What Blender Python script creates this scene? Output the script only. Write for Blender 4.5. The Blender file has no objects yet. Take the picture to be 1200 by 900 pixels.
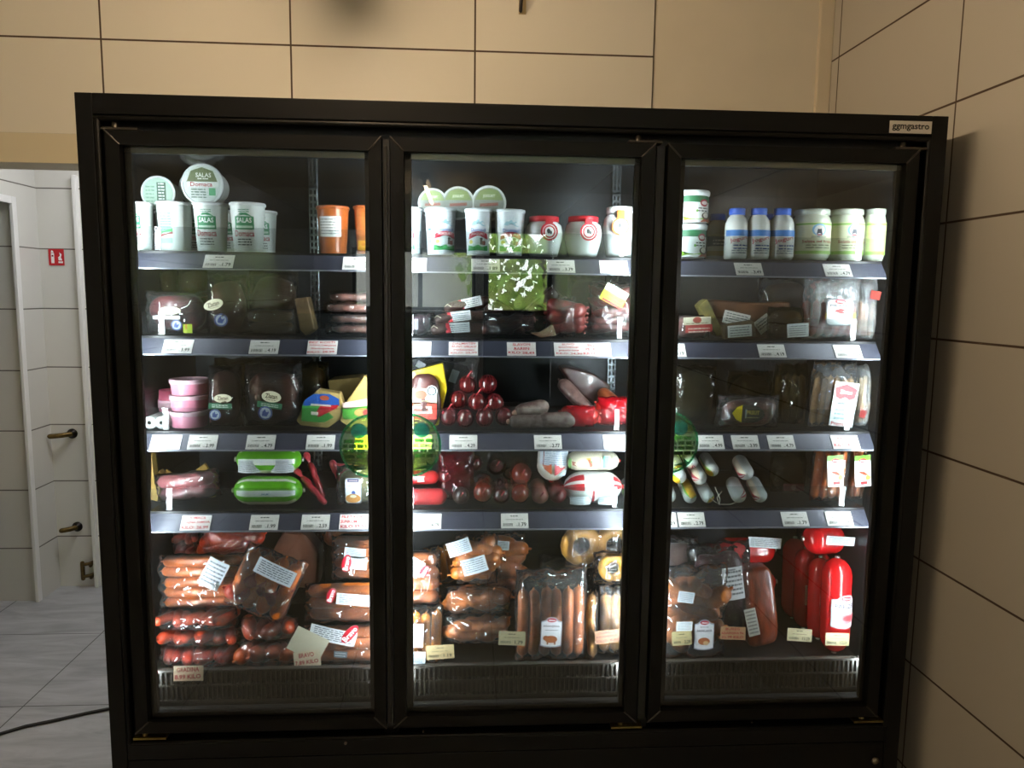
import bpy, bmesh, math, random
from mathutils import Vector, Matrix, noise, Euler
C = bpy.context.scene.collection
PI = math.pi
rad = math.radians
rnd = random.Random(7)

# ------------------------------------------------------------------ camera
F_PX = 874.53
CAM = Vector((0.8756, -1.7845, 1.5817))
YAW, PITCH, ROLL = -0.06168, -0.12101, 0.01222
_r = Vector((math.cos(YAW), math.sin(YAW), 0))
_f = Vector((-math.sin(YAW) * math.cos(PITCH), math.cos(YAW) * math.cos(PITCH), math.sin(PITCH)))
_u = _r.cross(_f)
RIGHT = math.cos(ROLL) * _r + math.sin(ROLL) * _u
UP = -math.sin(ROLL) * _r + math.cos(ROLL) * _u
FWD = _f


def at(px, py, Y):
    """point of the plane y = Y seen at that place of the photograph"""
    d = FWD + RIGHT * ((px - 600) / F_PX) - UP * ((py - 450) / F_PX)
    return CAM + d * ((Y - CAM.y) / d.y)


cd = bpy.data.cameras.new('camera')
cam = bpy.data.objects.new('camera', cd)
C.objects.link(cam)
m = Matrix((RIGHT, UP, -FWD)).transposed().to_4x4()
m.translation = CAM
cam.matrix_world = m
cd.sensor_width = 36
cd.lens = F_PX / 1200 * 36
cd.clip_start = 0.05
bpy.context.scene.camera = cam


# ------------------------------------------------------------------ materials
def lin(c):
    if isinstance(c, str):
        c = [int(c[i:i + 2], 16) / 255 for i in (0, 2, 4)]
    return tuple((x / 12.92 if x <= 0.04045 else ((x + 0.055) / 1.055) ** 2.4) for x in c)


_mats = {}


def new_mat(name):
    mt = bpy.data.materials.new(name)
    mt.use_nodes = True
    nt = mt.node_tree
    nt.nodes.clear()
    out = nt.nodes.new('ShaderNodeOutputMaterial')
    return mt, nt, out


def N(nt, typ, **kw):
    n = nt.nodes.new(typ)
    for k, v in kw.items():
        if k in n.inputs:
            n.inputs[k].default_value = v
        else:
            setattr(n, k, v)
    return n


def M(col, rough=0.5, metal=0.0, var=0.0, vscale=30.0, bump=0.0, bscale=60.0, sss=0.0, emit=0.0, spec=0.5, stretch=None, col2=None, coat=0.0):
    key = (col, rough, metal, var, vscale, bump, bscale, sss, emit, spec, stretch, col2, coat)
    if key in _mats:
        return _mats[key]
    mt, nt, out = new_mat('surface_' + str(col))
    b = N(nt, 'ShaderNodeBsdfPrincipled')
    c = lin(col)
    b.inputs['Roughness'].default_value = rough
    b.inputs['Metallic'].default_value = metal
    b.inputs['Specular IOR Level'].default_value = spec
    b.inputs['Coat Weight'].default_value = coat
    b.inputs['Coat Roughness'].default_value = 0.08
    if sss:
        b.inputs['Subsurface Weight'].default_value = sss
        b.inputs['Subsurface Radius'].default_value = (0.01, 0.004, 0.002)
    tc = None
    if var or bump or col2:
        tc = N(nt, 'ShaderNodeTexCoord')
        src = tc.outputs['Object']
        if stretch:
            mp = N(nt, 'ShaderNodeMapping')
            mp.inputs['Scale'].default_value = stretch
            nt.links.new(src, mp.inputs['Vector'])
            src = mp.outputs['Vector']
    if var or col2:
        nz = N(nt, 'ShaderNodeTexNoise', Scale=vscale, Detail=4.0)
        nt.links.new(src, nz.inputs['Vector'])
        mx = N(nt, 'ShaderNodeMix', data_type='RGBA')
        d = lin(col2) if col2 else tuple(x * (1 - var) for x in c)
        l = c if col2 else tuple(min(1, x * (1 + var)) for x in c)
        mx.inputs[6].default_value = (*d, 1)
        mx.inputs[7].default_value = (*l, 1)
        rp = N(nt, 'ShaderNodeMapRange')
        rp.inputs['From Min'].default_value = 0.35
        rp.inputs['From Max'].default_value = 0.65
        nt.links.new(nz.outputs[0], rp.inputs['Value'])
        nt.links.new(rp.outputs[0], mx.inputs[0])
        nt.links.new(mx.outputs[2], b.inputs['Base Color'])
    else:
        b.inputs['Base Color'].default_value = (*c, 1)
    if bump:
        nb = N(nt, 'ShaderNodeTexNoise', Scale=bscale, Detail=3.0)
        nt.links.new(src, nb.inputs['Vector'])
        bp = N(nt, 'ShaderNodeBump', Strength=bump, Distance=0.004)
        nt.links.new(nb.outputs[0], bp.inputs['Height'])
        nt.links.new(bp.outputs[0], b.inputs['Normal'])
    if emit:
        b.inputs['Emission Color'].default_value = (*c, 1)
        b.inputs['Emission Strength'].default_value = emit
    nt.links.new(b.outputs[0], out.inputs[0])
    _mats[key] = mt
    return mt


def film(haze=0.05, tint='ffffff', gloss=0.05, scale=28.0, strength=0.9, refl=1.0, hcol='ffffff'):
    """thin wrinkled cellophane: see-through, with glints on its creases"""
    key = ('film', haze, tint, gloss, scale, strength, refl, hcol)
    if key in _mats:
        return _mats[key]
    mt, nt, out = new_mat('clear_film')
    tc = N(nt, 'ShaderNodeTexCoord')
    nz = N(nt, 'ShaderNodeTexNoise', Scale=scale * 1.3, Detail=2.0)
    nt.links.new(tc.outputs['Object'], nz.inputs['Vector'])
    sb = N(nt, 'ShaderNodeVectorMath', operation='SUBTRACT')
    sb.inputs[1].default_value = (.5, .5, .5)
    nt.links.new(nz.outputs['Color'], sb.inputs[0])
    cur = N(nt, 'ShaderNodeNewGeometry').outputs['Normal']
    for sc_, st_, wt in ((scale * 1.0, (1, 1, .35), .52), (scale * 2.3, (.4, 1, 1), .42)):
        ma = N(nt, 'ShaderNodeVectorMath', operation='MULTIPLY_ADD')   # creases wander
        ma.inputs[1].default_value = (.03, .03, .03)
        nt.links.new(sb.outputs[0], ma.inputs[0])
        nt.links.new(tc.outputs['Object'], ma.inputs[2])
        mp = N(nt, 'ShaderNodeMapping')
        mp.inputs['Scale'].default_value = st_
        mp.inputs['Rotation'].default_value = (.3, .5 + sc_ * .1, .2)
        nt.links.new(ma.outputs[0], mp.inputs[0])
        vo = N(nt, 'ShaderNodeTexVoronoi', Scale=sc_)
        nt.links.new(mp.outputs[0], vo.inputs['Vector'])
        s2 = N(nt, 'ShaderNodeVectorMath', operation='SUBTRACT')
        s2.inputs[1].default_value = (.5, .5, .5)
        nt.links.new(vo.outputs['Color'], s2.inputs[0])
        m3 = N(nt, 'ShaderNodeVectorMath', operation='MULTIPLY_ADD')
        m3.inputs[1].default_value = (wt * strength,) * 3
        nt.links.new(s2.outputs[0], m3.inputs[0])
        nt.links.new(cur, m3.inputs[2])
        cur = m3.outputs[0]
    bp = N(nt, 'ShaderNodeVectorMath', operation='NORMALIZE')
    nt.links.new(cur, bp.inputs[0])
    gl = N(nt, 'ShaderNodeBsdfGlossy', Roughness=gloss)
    tr = N(nt, 'ShaderNodeBsdfTransparent')
    tr.inputs[0].default_value = (*lin(tint), 1)
    df = N(nt, 'ShaderNodeBsdfDiffuse')
    df.inputs[0].default_value = (*lin(hcol), 1)
    fr = N(nt, 'ShaderNodeFresnel', IOR=1.5)
    for n in (gl, fr):
        nt.links.new(bp.outputs[0], n.inputs['Normal'])
    mf = N(nt, 'ShaderNodeMath', operation='MULTIPLY', use_clamp=True)
    mf.inputs[1].default_value = 1.0 * refl
    nt.links.new(fr.outputs[0], mf.inputs[0])
    m1 = N(nt, 'ShaderNodeMixShader')
    m1.inputs[0].default_value = haze
    nt.links.new(tr.outputs[0], m1.inputs[1])
    nt.links.new(df.outputs[0], m1.inputs[2])
    m2 = N(nt, 'ShaderNodeMixShader')
    nt.links.new(mf.outputs[0], m2.inputs[0])
    nt.links.new(m1.outputs[0], m2.inputs[1])
    nt.links.new(gl.outputs[0], m2.inputs[2])
    nt.links.new(m2.outputs[0], out.inputs[0])
    _mats[key] = mt
    return mt


def pane(mult=1.0, tint='ffffff', rough=0.0, haze=0.0, hcol='ffffff'):
    key = ('pane', mult, tint, rough, haze, hcol)
    if key in _mats:
        return _mats[key]
    mt, nt, out = new_mat('glass_pane')
    gl = N(nt, 'ShaderNodeBsdfGlossy', Roughness=rough)
    tr = N(nt, 'ShaderNodeBsdfTransparent')
    tr.inputs[0].default_value = (*lin(tint), 1)
    fr = N(nt, 'ShaderNodeFresnel', IOR=1.45)
    mf = N(nt, 'ShaderNodeMath', operation='MULTIPLY', use_clamp=True)
    mf.inputs[1].default_value = mult
    nt.links.new(fr.outputs[0], mf.inputs[0])
    base = tr
    if haze:
        df = N(nt, 'ShaderNodeBsdfDiffuse')
        df.inputs[0].default_value = (*lin(hcol), 1)
        m1 = N(nt, 'ShaderNodeMixShader')
        m1.inputs[0].default_value = haze
        nt.links.new(tr.outputs[0], m1.inputs[1])
        nt.links.new(df.outputs[0], m1.inputs[2])
        base = m1
    m2 = N(nt, 'ShaderNodeMixShader')
    nt.links.new(mf.outputs[0], m2.inputs[0])
    nt.links.new(base.outputs[0], m2.inputs[1])
    nt.links.new(gl.outputs[0], m2.inputs[2])
    nt.links.new(m2.outputs[0], out.inputs[0])
    _mats[key] = mt
    return mt


def tile_mat(name, horiz, off, period, col='e3ded2', grout='4a3b2e', zoff=2.3757, rough=0.16, vert=True, xmax=None, xmin=None):
    """large white ceramic tiles, dark joints, by place in the room"""
    mt, nt, out = new_mat(name)
    ge = N(nt, 'ShaderNodeNewGeometry')
    sp = N(nt, 'ShaderNodeSeparateXYZ')
    nt.links.new(ge.outputs['Position'], sp.inputs[0])

    def joint(sock, o, per, wd):
        a = N(nt, 'ShaderNodeMath', operation='ADD')
        a.inputs[1].default_value = -o + per * 50.5
        nt.links.new(sock, a.inputs[0])
        md = N(nt, 'ShaderNodeMath', operation='MODULO')
        md.inputs[1].default_value = per
        nt.links.new(a.outputs[0], md.inputs[0])
        s = N(nt, 'ShaderNodeMath', operation='SUBTRACT')
        s.inputs[1].default_value = per / 2
        nt.links.new(md.outputs[0], s.inputs[0])
        ab = N(nt, 'ShaderNodeMath', operation='ABSOLUTE')
        nt.links.new(s.outputs[0], ab.inputs[0])
        r = N(nt, 'ShaderNodeMapRange', interpolation_type='SMOOTHSTEP')
        r.inputs['From Min'].default_value = wd * 0.5
        r.inputs['From Max'].default_value = wd * 0.9
        r.inputs['To Min'].default_value = 1
        r.inputs['To Max'].default_value = 0
        nt.links.new(ab.outputs[0], r.inputs['Value'])
        return r.outputs[0]
    g = joint(sp.outputs['Z'], zoff, 0.3, 0.0042)
    if vert:
        v = joint(sp.outputs['XYZ'.index(horiz)], off, period, 0.0042)
        mx = N(nt, 'ShaderNodeMath', operation='MAXIMUM')
        nt.links.new(g, mx.inputs[0])
        nt.links.new(v, mx.inputs[1])
        g = mx.outputs[0]
    nz = N(nt, 'ShaderNodeTexNoise', Scale=1.1, Detail=2.0)
    nt.links.new(ge.outputs['Position'], nz.inputs['Vector'])
    m0 = N(nt, 'ShaderNodeMix', data_type='RGBA')
    c = lin(col)
    m0.inputs[6].default_value = (*[x * 0.95 for x in c], 1)
    m0.inputs[7].default_value = (*c, 1)
    nt.links.new(nz.outputs[0], m0.inputs[0])
    m1 = N(nt, 'ShaderNodeMix', data_type='RGBA')
    m1.inputs[7].default_value = (*lin(grout), 1)
    nt.links.new(g, m1.inputs[0])
    nt.links.new(m0.outputs[2], m1.inputs[6])
    b = N(nt, 'ShaderNodeBsdfPrincipled')
    nt.links.new(m1.outputs[2], b.inputs['Base Color'])
    rr = N(nt, 'ShaderNodeMapRange')
    rr.inputs['To Min'].default_value = rough
    rr.inputs['To Max'].default_value = 0.8
    nt.links.new(g, rr.inputs['Value'])
    nt.links.new(rr.outputs[0], b.inputs['Roughness'])
    b.inputs['Specular IOR Level'].default_value = 0.4
    bp = N(nt, 'ShaderNodeBump', Strength=0.4, Distance=0.002, invert=True)
    nt.links.new(g, bp.inputs['Height'])
    nt.links.new(bp.outputs[0], b.inputs['Normal'])
    nt.links.new(b.outputs[0], out.inputs[0])
    return mt


# ------------------------------------------------------------------ mesh building
class MB:
    def __init__(s):
        s.v, s.f, s.m, s.s, s.mats = [], [], [], [], []

    def mi(s, mt):
        if mt not in s.mats:
            s.mats.append(mt)
        return s.mats.index(mt)

    def add(s, vs, fs, mt, smooth=True, xf=None):
        b = len(s.v)
        s.v.extend([(xf @ Vector(v)) if xf else Vector(v) for v in vs])
        i = s.mi(mt) if not callable(mt) else None
        for k, f in enumerate(fs):
            s.f.append(tuple(b + j for j in f))
            s.m.append(i if i is not None else s.mi(mt(k)))
            s.s.append(smooth)
        return s

    def box(s, x0, x1, y0, y1, z0, z1, mt, bev=0.0, xf=None):
        bm = bmesh.new()
        bmesh.ops.create_cube(bm, size=1)
        for v in bm.verts:
            v.co = Vector(((x0 + x1) / 2 + v.co.x * (x1 - x0), (y0 + y1) / 2 + v.co.y * (y1 - y0), (z0 + z1) / 2 + v.co.z * (z1 - z0)))
        if bev:
            bmesh.ops.bevel(bm, geom=bm.edges[:], offset=bev, segments=2, profile=0.6, affect='EDGES')
        bm.verts.index_update()
        s.add([v.co.copy() for v in bm.verts], [tuple(v.index for v in f.verts) for f in bm.faces], mt, False, xf)
        bm.free()
        return s

    def prism(s, pts, y0, y1, mt, xf=None):
        """outline in x,z pushed from y0 to y1"""
        n = len(pts)
        vs = [(x, y0, z) for x, z in pts] + [(x, y1, z) for x, z in pts]
        fs = [tuple(range(n)), tuple(range(2 * n - 1, n - 1, -1))] + [(i, i + n, (i + 1) % n + n, (i + 1) % n) for i in range(n)]
        return s.add(vs, fs, mt, False, xf)

    def prismx(s, pts, x0, x1, mt):
        """outline in y,z pushed from x0 to x1"""
        n = len(pts)
        vs = [(x0, y, z) for y, z in pts] + [(x1, y, z) for y, z in pts]
        fs = [tuple(range(n)), tuple(range(2 * n - 1, n - 1, -1))] + [(i, i + n, (i + 1) % n + n, (i + 1) % n) for i in range(n)]
        return s.add(vs, fs, mt, False)

    def lathe(s, prof, mt, n=28, xf=None, smooth=True):
        """profile of (radius, z) turned about z; mt may be a function of (ring, segment)"""
        vs, fs, mk = [], [], []
        for r, z in prof:
            for k in range(n):
                a = 2 * PI * k / n
                vs.append((r * math.sin(a), -r * math.cos(a), z))
        for i in range(len(prof) - 1):
            for k in range(n):
                fs.append((i * n + k, i * n + (k + 1) % n, (i + 1) * n + (k + 1) % n, (i + 1) * n + k))
                mk.append((i, k))
        if callable(mt):
            f2 = mt
            return s.add(vs, fs, lambda k: f2(*mk[k]), smooth, xf)
        return s.add(vs, fs, mt, smooth, xf)

    def tube(s, pts, rs, mt, n=10, flat=1.0, caps=True, xf=None):
        pts = [Vector(p) for p in pts]
        if not isinstance(rs, (list, tuple)):
            rs = [rs] * len(pts)
        P, R = list(pts), list(rs)
        if caps:
            d0 = (pts[0] - pts[1]).normalized()
            d1 = (pts[-1] - pts[-2]).normalized()
            a, ra, b, rb = pts[0], rs[0], pts[-1], rs[-1]
            P = [a + d0 * ra, a + d0 * ra * .92, a + d0 * ra * .6] + P + [b + d1 * rb * .6, b + d1 * rb * .92, b + d1 * rb]
            R = [ra * .02, ra * .42, ra * .8] + R + [rb * .8, rb * .42, rb * .02]
        vs, fs = [], []
        ref = None
        for i, p in enumerate(P):
            t = (P[min(i + 1, len(P) - 1)] - P[max(i - 1, 0)]).normalized()
            if ref is None:
                ref = t.orthogonal().normalized()
            ref = (ref - t * ref.dot(t)).normalized()
            o = t.cross(ref)
            for k in range(n):
                a = 2 * PI * k / n
                vs.append(p + ref * (math.cos(a) * R[i]) + o * (math.sin(a) * R[i] * flat))
        for i in range(len(P) - 1):
            for k in range(n):
                fs.append((i * n + k, i * n + (k + 1) % n, (i + 1) * n + (k + 1) % n, (i + 1) * n + k))
        fs.append(tuple(range(n - 1, -1, -1)))
        fs.append(tuple((len(P) - 1) * n + k for k in range(n)))
        return s.add(vs, fs, mt, True, xf)

    def blob(s, c, r, mt, n=18, mm=12, amp=0.0, freq=8.0, seed=0, pw=1.0, xf=None):
        """lumpy superellipsoid"""
        vs, fs = [], []
        sg = lambda x, p: math.copysign(abs(x) ** p, x)
        for i in range(mm + 1):
            th = PI * i / mm
            for k in range(n):
                ph = 2 * PI * k / n
                d = Vector((sg(math.sin(th), pw) * sg(math.cos(ph), pw), sg(math.sin(th), pw) * sg(math.sin(ph), pw), sg(math.cos(th), pw)))
                q = Vector((d.x * r[0], d.y * r[1], d.z * r[2]))
                if amp:
                    q *= 1 + amp * noise.noise(q * freq + Vector((seed * 3.1, seed, 1)))
                vs.append(Vector(c) + q)
        for i in range(mm):
            for k in range(n):
                fs.append((i * n + k, (i + 1) * n + k, (i + 1) * n + (k + 1) % n, i * n + (k + 1) % n))
        return s.add(vs, fs, mt, True, xf)

    def obj(s, name, parent=None, loc=None, rot=None):
        me = bpy.data.meshes.new(name)
        me.from_pydata([tuple(v) for v in s.v], [], s.f)
        for mt in s.mats:
            me.materials.append(mt)
        me.polygons.foreach_set('material_index', s.m)
        me.polygons.foreach_set('use_smooth', s.s)
        me.update()
        bm = bmesh.new()
        bm.from_mesh(me)
        bmesh.ops.remove_doubles(bm, verts=bm.verts[:], dist=1e-6)
        bm.to_mesh(me)
        bm.free()
        o = bpy.data.objects.new(name, me)
        C.objects.link(o)
        if parent:
            o.parent = parent
        if loc is not None:
            o.location = loc
        if rot is not None:
            o.rotation_euler = rot
        return o


def thing(name, label, cat, loc=(0, 0, 0), rot=(0, 0, 0), group=None):
    o = bpy.data.objects.new(name, None)
    C.objects.link(o)
    o.location = loc
    o.rotation_euler = rot
    o.empty_display_size = 0.02
    return tag(o, label, cat, group)


def tag(o, label, cat, group=None):
    o['label'] = label
    o['category'] = cat
    if group:
        o['group'] = group
    return o


def struct(name, mb):
    o = mb.obj(name)
    o['kind'] = 'structure'
    return o


# ---- lettering -----------------------------------------------------------
_txt = {}


def text_mesh(t, bold=0.0):
    key = (t, bold)
    if key in _txt:
        return _txt[key]
    cu = bpy.data.curves.new('lettering', 'FONT')
    cu.body = t
    cu.resolution_u = 2
    cu.offset = bold
    cu.align_x = 'CENTER'
    o = bpy.data.objects.new('lettering', cu)
    me = o.to_mesh()
    vs = [v.co.copy() for v in me.vertices]
    fs = [tuple(p.vertices) for p in me.polygons]
    o.to_mesh_clear()
    bpy.data.objects.remove(o)
    bpy.data.curves.remove(cu)
    if vs:
        x0, x1 = min(v.x for v in vs), max(v.x for v in vs)
        y0, y1 = min(v.y for v in vs), max(v.y for v in vs)
        vs = [((v.x - (x0 + x1) / 2), (v.y - (y0 + y1) / 2)) for v in vs]
        _txt[key] = (vs, fs, x1 - x0, y1 - y0)
    else:
        _txt[key] = ([], [], 1, 1)
    return _txt[key]


def decal_mb(mb, w, h, bg, elems=(), shape='rect', bend=None, curl=0.0, seed=0, th=0.0006, xf=None, border=None, matf=None):
    """a printed label: backing sheet + printed marks, x right, z up, facing -y; bend = radius it is wrapped round"""
    r = random.Random(seed)
    M = matf or globals()['M']

    def mapp(x, z, lay):
        d = lay
        if bend:
            a = x / bend
            p = Vector((math.sin(a) * (bend + d), bend - math.cos(a) * (bend + d), z))
        else:
            y = curl * ((x / (w * .5)) ** 2) * w if curl else 0
            p = Vector((x, y - d, z))
        return p
    nx = 10 if (bend or curl) else 1

    def sheet(pts, lay, col, rough=0.45):
        mb.add([mapp(x, z, lay) for x, z in pts], [tuple(range(len(pts)))], M(col, rough), False, xf)

    def rect(x0, x1, z0, z1, lay, col, rough=0.45):
        k = max(1, int(round(nx * (x1 - x0) / w))) if nx > 1 else 1
        vs, fs = [], []
        for i in range(k + 1):
            x = x0 + (x1 - x0) * i / k
            vs += [mapp(x, z0, lay), mapp(x, z1, lay)]
        for i in range(k):
            fs.append((2 * i, 2 * i + 2, 2 * i + 3, 2 * i + 1))
        mb.add(vs, fs, M(col, rough), bool(bend), xf)

    def poly(pts, lay, col, rough=0.45):
        if bend or curl:          # fan strips so that it follows the curve
            cx = sum(p[0] for p in pts) / len(pts)
            cz = sum(p[1] for p in pts) / len(pts)
            n = len(pts)
            vs = [mapp(cx, cz, lay)]
            fs = []
            for ring in (0.5, 1.0):
                vs += [mapp(cx + (x - cx) * ring, cz + (z - cz) * ring, lay) for x, z in pts]
            for i in range(n):
                j = (i + 1) % n
                fs += [(0, 1 + i, 1 + j), (1 + i, 1 + n + i, 1 + n + j, 1 + j)]
            mb.add(vs, fs, M(col, rough), bool(bend), xf)
        else:
            sheet(pts, lay, col, rough)

    def outline(sh, sc=1.0):
        W, H = w * sc, h * sc
        if sh == 'oval':
            return [(W / 2 * math.cos(2 * PI * i / 28), H / 2 * math.sin(2 * PI * i / 28)) for i in range(28)]
        if sh == 'shield':
            pts = [(-W / 2, -H * .44), (-W * .3, -H * .48), (0, -H / 2), (W * .3, -H * .48), (W / 2, -H * .44), (W / 2, H * .36), (W * .34, H * .38)]
            pts += [(W * .3 * math.cos(a), H * .36 + H * .14 * math.sin(a)) for a in [PI * i / 8 for i in range(1, 8)]]
            pts += [(-W * .34, H * .38), (-W / 2, H * .36)]
            return pts
        if sh == 'round':
            q = min(W, H) * .18
            pts = []
            for cx, cz, a0 in ((W / 2 - q, H / 2 - q, 0), (-W / 2 + q, H / 2 - q, 90), (-W / 2 + q, -H / 2 + q, 180), (W / 2 - q, -H / 2 + q, 270)):
                pts += [(cx + q * math.cos(rad(a0 + t)), cz + q * math.sin(rad(a0 + t))) for t in (0, 30, 60, 90)]
            return pts
        return None
    lay = th
    if shape == 'rect':
        rect(-w / 2, w / 2, -h / 2, h / 2, lay, bg)
        rect(-w / 2, w / 2, -h / 2, h / 2, 0, bg)
    elif shape != 'none':
        if border:
            poly(outline(shape), lay, border)
            lay += 0.0003
            poly(outline(shape, .92), lay, bg)
        else:
            poly(outline(shape), lay, bg)
        poly(outline(shape), 0, bg)
    for e in elems:
        lay += 0.00025
        k = e[0]
        if k == 'r':
            _, x, z, ww, hh, col = e
            rect((x - ww / 2) * w, (x + ww / 2) * w, (z - hh / 2) * h, (z + hh / 2) * h, lay, col)
        elif k == 'o':
            _, x, z, rx, rz, col = e
            poly([(x * w + rx * w * math.cos(2 * PI * i / 20), z * h + rz * h * math.sin(2 * PI * i / 20)) for i in range(20)], lay, col)
        elif k == 'ring':
            _, x, z, rx, rz, th2, col = e
            vs, fs = [], []
            for i in range(32):
                a = 2 * PI * i / 32
                for q in (1, 1 - th2):
                    vs.append(mapp(x * w + rx * w * q * math.cos(a), z * h + rz * h * q * math.sin(a), lay))
            for i in range(32):
                j = (i + 1) % 32
                fs.append((2 * i, 2 * j, 2 * j + 1, 2 * i + 1))
            mb.add(vs, fs, M(col, .45), False, xf)
        elif k == 'p':
            poly([(x * w, z * h) for x, z in e[1]], lay, e[2])
        elif k == 't':                       # text, centred, height as a share of h, fitted to a width share
            _, t, x, z, hh, col = e[:6]
            ang = e[7] if len(e) > 7 else 0
            vs, fs, tw, tht = text_mesh(t, 0.02)
            sz = hh * h / max(tht, .3)
            sx = sz
            if len(e) > 6 and e[6]:
                sx = e[6] * w / tw
            ca, sa = math.cos(rad(ang)), math.sin(rad(ang))
            vv = []
            for a, b in vs:
                a, b = a * sx, b * sz
                vv.append(mapp(x * w + a * ca - b * sa, z * h + a * sa + b * ca, lay))
            mb.add(vv, fs, M(col, .5), False, xf)
        elif k == 'l':                       # lines of small print, too small to read
            _, x, z, ww, n, dz, col = e
            for i in range(n):
                a = x - ww / 2
                while a < x + ww / 2 - .01:
                    b = min(a + r.uniform(.04, .16), x + ww / 2)
                    rect(a * w, b * w, (z - i * dz - dz * .22) * h, (z - i * dz + dz * .22) * h, lay, col)
                    a = b + .025
        elif k == 'bar':                     # bar code
            _, x, z, ww, hh, col = e
            a = x - ww / 2
            while a < x + ww / 2:
                b = a + r.uniform(.008, .02)
                rect(a * w, b * w, (z - hh / 2) * h, (z + hh / 2) * h, lay, col)
                a = b + r.uniform(.008, .02)
    return mb


def decal(name, parent, w, h, bg, elems=(), loc=(0, 0, 0), rot=(0, 0, 0), **kw):
    mb = MB()
    decal_mb(mb, w, h, bg, elems, **kw)
    return mb.obj(name, parent, loc, rot)


def geo(x0, y0, x1, y1, Y, zb=None):
    xm, ym = (x0 + x1) / 2, (y0 + y1) / 2
    a, b = at(x0, ym, Y), at(x1, ym, Y)
    t, u = at(xm, y0, Y), at(xm, y1, Y)
    zz = u.z if zb is None else zb
    return (a.x + b.x) / 2, zz, abs(b.x - a.x), t.z - zz


# ================================================================== THE ROOM
XR, YB, YREC, XL, CEIL, YREAR = 2.1093, 0.8036, 2.177, -1.28, 2.62, -9.0
tile_back = tile_mat('tile_wall_back', 'X', -0.3007, 0.6, rough=.42)
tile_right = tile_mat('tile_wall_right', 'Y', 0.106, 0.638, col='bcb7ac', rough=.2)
tile_rec = tile_mat('tile_wall_recess', 'X', 0, 1, vert=False, col='dcdad2', grout='6a655c')
plaster = M('ddd5c4', 0.75, var=0.05, vscale=3.0, bump=0.15, bscale=15)
white = M('e8e6e0', 0.5)


def floor_mat():
    mt, nt, out = new_mat('grey_stone_tiles')
    ge = N(nt, 'ShaderNodeNewGeometry')
    br = N(nt, 'ShaderNodeTexBrick', Scale=1.0, offset=0.0)
    br.inputs['Mortar Size'].default_value = 0.0025
    br.inputs['Brick Width'].default_value = 0.6
    br.inputs['Row Height'].default_value = 0.615
    br.inputs['Color1'].default_value = (*lin('c2c3c3'), 1)
    br.inputs['Color2'].default_value = (*lin('bbbcbd'), 1)
    br.inputs['Mortar'].default_value = (*lin('55524d'), 1)
    mp = N(nt, 'ShaderNodeMapping')
    mp.inputs['Location'].default_value = (6.8, 0.99 + 0.615 * 20 - 0.99 * 2, 0)
    nt.links.new(ge.outputs['Position'], mp.inputs[0])
    nt.links.new(mp.outputs[0], br.inputs['Vector'])
    m2 = N(nt, 'ShaderNodeMapping')
    m2.inputs['Rotation'].default_value = (0, 0, 0.5)
    m2.inputs['Scale'].default_value = (2.0, 9.0, 1)
    nt.links.new(ge.outputs['Position'], m2.inputs[0])
    nz = N(nt, 'ShaderNodeTexNoise', Scale=1.3, Detail=7.0, Roughness=0.62, Distortion=0.8)
    nt.links.new(m2.outputs[0], nz.inputs['Vector'])
    rp = N(nt, 'ShaderNodeMapRange')
    rp.inputs['From Min'].default_value = 0.3
    rp.inputs['From Max'].default_value = 0.7
    rp.inputs['To Min'].default_value = 0.6
    rp.inputs['To Max'].default_value = 1.08
    nt.links.new(nz.outputs[0], rp.inputs[0])
    mx = N(nt, 'ShaderNodeMix', data_type='RGBA', blend_type='MULTIPLY')
    mx.inputs[0].default_value = 1
    nt.links.new(br.outputs[0], mx.inputs[6])
    nt.links.new(rp.outputs[0], mx.inputs[7])
    b = N(nt, 'ShaderNodeBsdfPrincipled', Roughness=0.42)
    nt.links.new(mx.outputs[2], b.inputs['Base Color'])
    nt.links.new(b.outputs[0], out.inputs[0])
    return mt


struct('floor', MB().box(-3.4, XR + .15, YREAR - .2, YREC + .2, -0.1, 0, floor_mat()))
struct('ceiling', MB().box(-3.4, XR + .15, YREAR - .2, YREC + .2, CEIL, CEIL + .1, M('e6e0d2', 0.9)))
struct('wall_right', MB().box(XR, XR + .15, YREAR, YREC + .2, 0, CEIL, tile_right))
# wall behind the cooler: tiled beam over the recess, tiled to x = 1.499, bare plaster to the corner
struct('wall_back', MB().box(XL, 1.499, YB, YB + .15, 1.985, CEIL, tile_back).box(0.35, 1.499, YB, YB + .15, 0, 1.985, tile_back)
       .box(1.501, 2.062, YB + .004, YB + .15, 0, CEIL, plaster))
struct('trim_1', MB().box(2.062, XR, YB - .012, YB + .02, 0, CEIL, M('d5c9b2', 0.6), bev=.004))
struct('trim_2', MB().box(XL + .002, 0.34, YB - .004, YB + .15, 1.984, 2.078, M('d6cbb0', 0.55), bev=.002))
struct('wall_recess', MB().box(XL - .1, XR, YREC, YREC + .15, 0, CEIL, tile_rec))
struct('trim_3', MB().box(-1.092, -1.072, YREC - .03, YREC + .01, 0, 2.14, M('f2f1ec', 0.35), bev=.004))
# side wall of the recess with its opening, then on towards the camera
ZOP = 1.985
struct('wall_left', MB().box(XL - .24, XL, 1.99, YREC + .1, 0, CEIL, tile_rec).box(XL - .24, XL, 0.9, 1.99, ZOP, CEIL, tile_rec)
       .box(XL - .24, XL, YREAR, 0.9, 0, CEIL, tile_rec))
struct('trim_4', MB().box(XL - .012, XL + .004, 1.965, 2.0, 0, ZOP + .025, M('efeeea', 0.35), bev=.003)
       .box(XL - .012, XL + .004, 0.88, 1.9645, ZOP - .01, ZOP + .025, M('efeeea', 0.35), bev=.003))
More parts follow.
